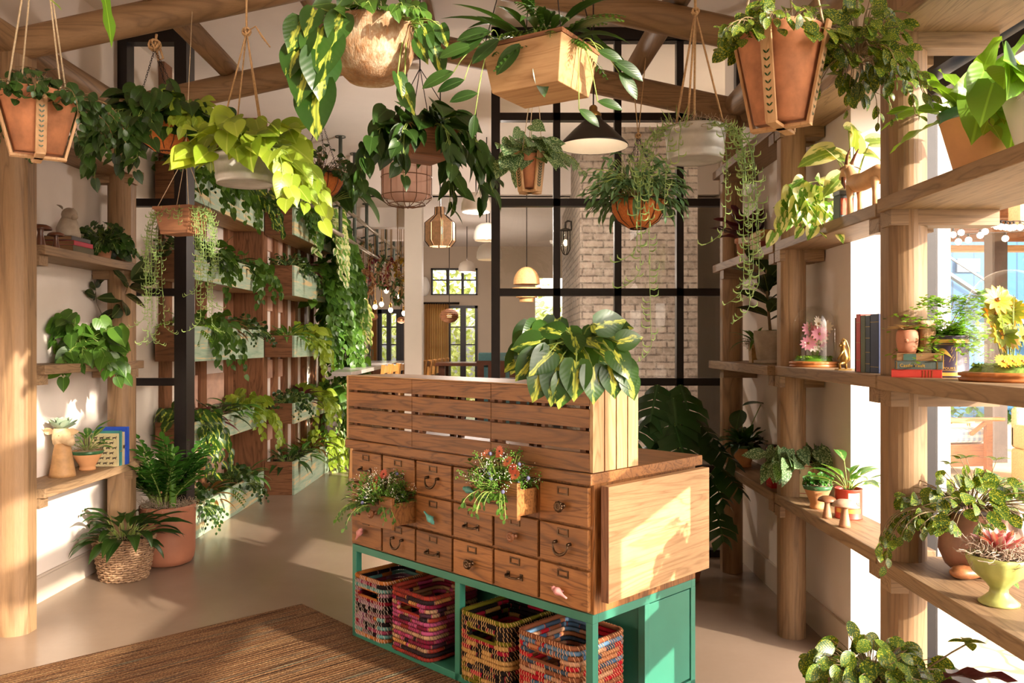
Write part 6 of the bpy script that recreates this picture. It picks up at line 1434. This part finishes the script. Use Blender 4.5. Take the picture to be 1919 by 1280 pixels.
def stool():
    t=thing('bar_stool','light wooden bar stool with a low slatted back pulled up to the marble bar','bar stool',(0,0,0),0,'wooden stools along the marble bar')
    w=M['golden_z']
    for x,y in ((-.13,-.19),(-.13,.19)):
        m=MB(); m.bar((x,y,0),(x+.03,y*.9,.82),.035); m.build('leg',w,t)
    for y in (-.19,.19): m=MB(); m.bar((.2,y,0),(.21,y*.95,.82),.035); m.bar((.21,y*.95,.82),(.27,y*.95,1.34),.032,.04); m.build('back_post',w,t)
    m=MB(); m.box((-.13,-.2,.82),(.23,.2,.86)); bev(m.build('seat',w,t),.01)
    m=MB(); m.box((.245,-.172,1.24),(.265,.172,1.325)); m.build('backrest',w,t); m=MB(); m.box((.23,-.172,1.05),(.25,.172,1.10)); m.build('back_rail',w,t)
    m=MB(); m.bar((-.12,-.17,.3),(-.12,.17,.3),.025); m.build('footrest',w,t); return t
s0=stool()
for i in range(11):
    o=s0 if i==0 else copy_tree(s0); y=10.0+i*.46; o.location=(-1.78+.036*i,y,0); o.rotation_euler.z=R_(-4)
# high table and booth
t=thing('high_table','dark wooden high table before the far glass door','table',(-.2,13.4,0),0); m=MB(); m.box((-1.0,-.5,1.24),(.55,.5,1.29)); bev(m.build('table_top',M['dkwood'],t),.005)
for x in (-.9,.45):
    for y in (-.4,.4): m=MB(); m.box((x-.05,y-.05,0),(x+.05,y+.05,1.2395)); m.build('leg',M['dkwood'],t)
m=MB(); m.box((-.85,-.03,.5),(.40,.03,.56)); m.build('stretcher',M['dkwood'],t)
rg.seed(600)
t=thing('booth_bench','dark slatted wooden booth bench with a teal padded back','bench',(-.30,11.2,0),0)
m=MB(); m.box((-.18,0,0),(1.1,.06,.3)); m.box((-.18,0,1.30),(1.1,.06,1.36))
for k in range(9): m.box((-.17+k*.145,0,.3),(-.08+k*.145,.05,1.30))
m.build('slatted_frame',M['dkwood'],t); m=MB(); m.box((-.16,.062,.5),(1.08,.2,1.47)); bev(m.build('teal_cushion',plain('teal_fabric','#5d8c90',.85,0,.08,40,.2),t),.02); m=MB(); m.box((-.16,.2,.5),(1.08,.7,.62)); bev(m.build('seat',plain('teal_fabric','#5d8c90'),t),.02)
# curtains
m=MB(); n=60; vs=[]
for k in range(n+1):
    x=fx(797)+(fx(842)-fx(797))*k/n; y=15.86+.05*sin(k*1.1); vs += [(x,y,0.02),(x,y,fz(570))]
m.add(vs,[(2*k,2*k+2,2*k+3,2*k+1) for k in range(n)],None,0,True)
mm_,nt,out=newmat('linen'); b_=node(nt,'BsdfDiffuse',{'Color':rgba(hexc('#c49a62'))}); tl=node(nt,'BsdfTranslucent',{'Color':rgba(hexc('#d8ac70'))}); m1=node(nt,'MixShader',{0:.6,1:b_.outputs[0],2:tl.outputs[0]}); nt.links.new(m1.outputs[0],out.inputs[0]); M['linen']=mm_
t=thing('curtain','golden linen curtain with rings at the far glass door','curtain',(0,0,0),0); m.build('fabric',M['linen'],t); m=MB(); m.tube([(fx(795),15.84,fz(569)),(fx(862),15.84,fz(569))],.02,8); m.build('curtain_rod',M['iron'],t)
m=MB(); vs=[]
for k in range(25): x=fx(697)+(fx(708)-fx(697))*k/24; y=15.86+.04*sin(k*1.3); vs += [(x,y,0.02),(x,y,fz(580))]
m.add(vs,[(2*k,2*k+2,2*k+3,2*k+1) for k in range(24)],None,0,True); tag(m.build('curtain',M['linen']),'narrow golden curtain beside the dark-framed door behind the bar','curtain')
# pipe rack over the bar
for i,(x,z,lab) in enumerate(((-1.95,3.17,'upper steel pipe rail above the bar'),(-1.95,2.83,'lower steel pipe rail above the bar'),(-2.2,3.1,'steel pipe rail closest to the planted wall'))):
    m=MB(); m.tube([(x,8.9,z),(x,14.8,z)],.024,10); tag(m.build('pipe_rail',plain('dull_steel','#a09482',.4,.6,.1,20)),lab,'rail')
for i in range(7):
    y=9.4+i*.85; t=thing('rail_hanger','grey flanged iron hanger fixing the pipe rails to the ceiling','hanger',(-1.95,y,2.83),0,'hangers of the bar pipe rails'); m=MB(); zc=(3.95 if y<10.35 else 3.2 if y>11.3 and False else 3.47)-2.83; m.tube([(0,0,.02),(0,0,zc)],.022,8); m.lathe([(.06,zc-.012),(.06,zc)],n=14); m.build('drop_rod',plain('grey_green_iron','#5a6258',.5,.4),t); m=MB(); m.tube([(0,0,.34),(-.25,0,.28)],.014,6); m.build('cross_rod',MATS['grey_green_iron'],t)
gar=[('#7a2430','crimson'),('#b8962c','golden'),('#4c6a34','green'),('#a8764c','tan'),('#8a2c30','red')]
for i,(px,py,R,c_,lab) in enumerate(((668,520,26,3,'tan'),(684,480,20,2,'leafy green'),(702,505,18,0,'crimson and yellow'),(718,510,20,2,'dark green'),(734,515,20,4,'deep red'),(752,505,16,1,'golden'),(690,530,16,3,'brown leafy'),(745,545,15,2,'small green'))):
    rg.seed(620+i); dep=12.2-.12*i; t=thing('hanging_wreath',f'{lab} dried wreath hanging from the pipe rails, {["first","second","third","fourth","fifth","sixth","low third","low sixth"][i]} from the planted wall','wreath',P(px,py,dep),0); r0=R/F*dep; m=MB()
    for k in range(110): a=rg.uniform(0,6.28); p=Vector((cos(a)*r0*.55,rg.uniform(-.03,.03),sin(a)*r0*1.3)); leaf(m,p+rdir(rg.uniform(0,6.28),0)*.02,rdir(rg.uniform(0,6.28),rg.uniform(-1.2,1)),.085,.035,LANCE,.4)
    m.build('dried_leaves',plain('dried_'+gar[c_][1],gar[c_][0],.8,0,.3,20),t); w=MB(); w.tube([(cos(2*pi*k/24)*r0*.55,0,sin(2*pi*k/24)*r0*1.3) for k in range(25)],.018,5,caps=False); w.tube([(0,0,r0*1.3),(0,0,3.47-t.location.z)],.006,4); w.build('hoop',M['rope'],t)
for i,(px,py) in enumerate(((668,564),(681,561),(703,575),(715,570),(732,581),(749,556),(757,587),(724,545))):
    dep=12.0; t=thing('bare_bulb','bare glowing bulb on a brass holder and thin cord above the bar','light bulb',P(px,py,dep),0,'bare bulbs above the bar'); m=MB(); m.ball((0,0,0),.032,.032,.038,n=12); m.build('bulb',emit('bulb_glow',(1,.72,.4),22),t); m=MB(); m.lathe([(.02,.03),(.02,.09),(.006,.1)],n=10); m.build('brass_holder',M['brass'],t); m=MB(); m.tube([(0,0,.1),(0,0,3.47-t.location.z)],.005,4); m.build('cord',M['brass'],t)
rg.seed(640); t=thing('indoor_tree','dense dark indoor tree standing at the far end of the bar','plant',(-3.35,15.1,0),0); ml,ms=MB(),MB(); ms.tube([(0,0,0),(0,0,2.4)],.05,8)
for i in range(330): a=rg.uniform(0,6.28); q=Vector((cos(a)*rg.uniform(0,.5),sin(a)*.4*rg.random(),rg.uniform(.9,3.3))); leaf(ml,q,rdir(rg.uniform(0,6.28),rg.uniform(-1,.5)),.22,.1,OVAL,.5)
done(t,ml,ms,M['l_monst'],M['stemd'])
def lampl(name,loc,w,col=(1,.86,.76),r=.12):
    l=bpy.data.lights.new(name,'POINT'); l.energy=w; l.color=col; l.shadow_soft_size=r; o=bpy.data.objects.new(name,l); C.objects.link(o); o.location=loc
lampl('bamboo_light',P(825,462,7.6)+Z*.15,4); lampl('dome_fill_light',P(892,398,8.2)+Z*-.12,95); lampl('dome_fill_light',P(875,510,13.2)+Z*-.05,60); lampl('wicker_fill_light',P(752,600,12.5)-Z*.25,30)  # point lights added at the pendants to brighten walkway and far room
lampl('cone_light',P(1112,275,4.2)+Z*.02,.5,(1,.8,.6),.04)

# ================================================================ PATIO
t=thing('blue_building','bright blue board-clad building across the patio','building',(0,0,0),0)
m,nt,out=newmat('blue_boards'); v=node(nt,'TexCoord').outputs['Object']; g_=node(nt,'SeparateXYZ',{0:v}); fr=mth(nt,'FRACT',mth(nt,'MULTIPLY',mth(nt,'ADD',g_.outputs[0],g_.outputs[1]),2.2)); c=ramp(nt,fr,[(.0,hexc('#173c5c')),(.06,hexc('#2c648e')),(.94,hexc('#306a96')),(1,hexc('#173c5c'))]); finish(nt,out,c,.7); M['blue']=m
m=MB(); m.box((8.0,17.5,-.05),(16,18,5.0)); m.build('wall',M['blue'],t); m=MB(); m.box((9.4,17.44,3.1),(9.87,17.49,3.38)); m.build('window',plain('pale_window','#a9bccb',.2),t)
m=MB(); m.bar((8.3,17.2,3.55),(11.4,17.2,1.5),.06,.16,up=Y); m.bar((8.3,17.2,3.9),(11.4,17.2,1.9),.04,.05,up=Y); tag(m.build('stair_rail',plain('grey_rail','#8b867e',.5,.3)),'sloping grey stair rail on the blue building','railing')
t=thing('pergola','wooden patio pergola roof with pale beams and plank ceiling','pergola',(0,0,0),0)
m=MB(); m.box((5.2,8.5,3.25),(13,12.6,3.33)); m.build('roof_boards',plain('rosy_planks','#c09880',.8,0,.15,4,.2),t)
for k in range(4): m=MB(); y=8.6+k*1.1; m.box((5.1,y,3.07),(13,y+.12,3.2495)); m.build('rafter',M['brown_x'],t)
m=MB(); m.box((5.1,8.3,2.80),(13,8.5,3.07)); m.build('front_beam',M['pale_x'],t); m=MB(); m.box((5.1,12.4,2.98),(13,12.6,3.07)); m.build('rear_beam',M['pale_x'],t)
for x,y in ((6.55,11.2),(12.5,8.4),(12.5,12.5)): m=MB(); m.box((x-.1,y-.1,-.015),(x+.1,y+.1,3.07)); m.build('post',plain('dark_post','#4e4038',.6),t)
# globe string lights
gl=[(1786,440),(1800,395),(1782,392),(1797,398),(1824,408),(1839,411),(1850,417),(1858,420),(1868,424),(1876,425),(1885,426),(1893,427),(1900,426),(1912,426),(1772,459),(1756,461),(1757,438),(1746,446),(1754,462),(1740,479),(1815,450),(1837,441),(1846,434),(1884,447),(1801,436),(1796,453)]
for i,(px,py) in enumerate(gl):
    dep=8.0; t_=thing('globe_light','round glowing globe bulb on the patio string lights','light bulb',P(px,py,dep),0,'patio string lights'); m=MB(); m.ball((0,0,0),.032,n=10); m.build('bulb',emit('globe_glow',(1,.93,.78),6),t_); m=MB(); m.tube([(0,0,.03),(0,0,.06)],.012,6); m.build('socket',M['iron'],t_)
srt=sorted(gl[4:14]); m=MB(); m.tube([P(1770,380,8)]+[P(px,py,8)+Z*.06 for px,py in srt]+[P(1990,430,8)],.006,4); tag(m.build('light_cable',M['iron']),'black cable of the patio string lights','cable')
m=MB(); m.tube([P(1730,483,8)+Z*.06,P(1757,461,8)+Z*.06,P(1815,450,8)+Z*.06,P(1884,447,8)+Z*.06,P(1990,440,8)+Z*.06],.006,4); tag(m.build('light_cable',M['iron']),'lower black cable of the patio string lights','cable')
# lounge chair
m,nt,out=newmat('gingham'); v=node(nt,'TexCoord').outputs['Object']; g_=node(nt,'SeparateXYZ',{0:v})
def stripe(s): return mth(nt,'GREATER_THAN',mth(nt,'FRACT',mth(nt,'MULTIPLY',s,14.)),.5)
q_=mth(nt,'MULTIPLY',mth(nt,'ADD',stripe(mth(nt,'ADD',g_.outputs[0],g_.outputs[1])),stripe(mth(nt,'ADD',g_.outputs[2],g_.outputs[1]))),.5); c=mixc(nt,q_,hexc('#f2efe8'),hexc('#8fa6bd')); finish(nt,out,c,.9); M['gingham']=m
t=thing('lounge_chair','wooden patio armchair with pale blue gingham cushions','armchair',(5.35,10.6,-.015),R_(8)); w=wood('teak_x','#c07c48','#8a5230','x',.5)
m=MB(); m.box((-.45,-.45,.38),(.45,.45,.56)); bev(m.build('seat_cushion',M['gingham'],t),.04); m=MB(); m.box((-.45,-.05,.56),(-.25,.42,1.02)); m.box((-.42,.25,.56),(.42,.45,1.02)); bev(m.build('back_cushion',M['gingham'],t),.04)
for s in (-1,1):
    m=MB(); m.box((-.5,s*.52-.04,.66),(.62,s*.52+.06,.70)); m.build('armrest',w,t)
    m=MB(); m.box((.38,s*.52-.03,0),(.46,s*.52+.03,.6595)); m.build('leg',w,t); m=MB(); m.box((-.46,s*.52-.03,0),(-.38,s*.52+.03,.6595)); m.build('leg',w,t)
m=MB(); m.box((-.47,-.49,.1),(.47,.49,.37)); bev(m.build('base',w,t),.01); m=MB(); m.bar((.18,-.53,.5),(.40,-.53,.66),.04); m.build('arm_brace',w,t)
# wicker armchair
t=thing('wicker_armchair','pale woven wicker armchair with a white seat cushion at the frame edge','armchair',(6.35,9.4,-.015),R_(0)); wk=plain('pale_wicker','#cdb183',.7,0,.2,60,.8,bd=.01)
m=MB(); m.box((-.45,-.4,0),(.45,.4,.38)); m.box((-.45,-.4,.38),(-.36,.4,.66)); m.box((.36,-.4,.38),(.45,.4,.66)); m.box((-.45,.3,.38),(.45,.4,.86)); bev(m.build('woven_frame',wk,t),.04,3); m=MB(); m.box((-.35,-.38,.385),(.35,.29,.50)); bev(m.build('seat_cushion',M['white'],t),.04,3)
t=thing('rattan_stool','small round rattan stool on the patio','stool',(6.6,12.2,-.015),0)
m=MB(); m.lathe([(.0005,.45),(.2,.45),(.2,.5),(.0005,.51)],n=24); m.build('seat',wk,t)
for k in range(4): a=pi/2*k+.4; m=MB(); m.tube([(cos(a)*.17,sin(a)*.17,.45),(cos(a)*.27,sin(a)*.27,0)],.016,6); m.build('leg',wk,t)
m=MB(); m.tube([(cos(2*pi*k/20)*.22,sin(2*pi*k/20)*.22,.2) for k in range(21)],.012,5,caps=False); m.build('stretcher_ring',wk,t)
sbox('ground_sand',(3.0,9.9,-.02),(16,30,-.008),plain('sand','#e0d0a8',.95,0,.08,2,.2))
rg.seed(700)
m=MB()
for i in range(900): p=Vector((rg.uniform(5.5,15),rg.uniform(16.2,17.0),rg.uniform(0,1.3)*rg.random()**.4)); leaf(m,p,rdir(rg.uniform(0,6.3),rg.uniform(-.5,1.2)),.22,.12,SMALL,.4)
tag(m.build('patio_shrubs',M['l_mid']),'low green shrubs in front of the blue building','shrubs',None,'stuff')
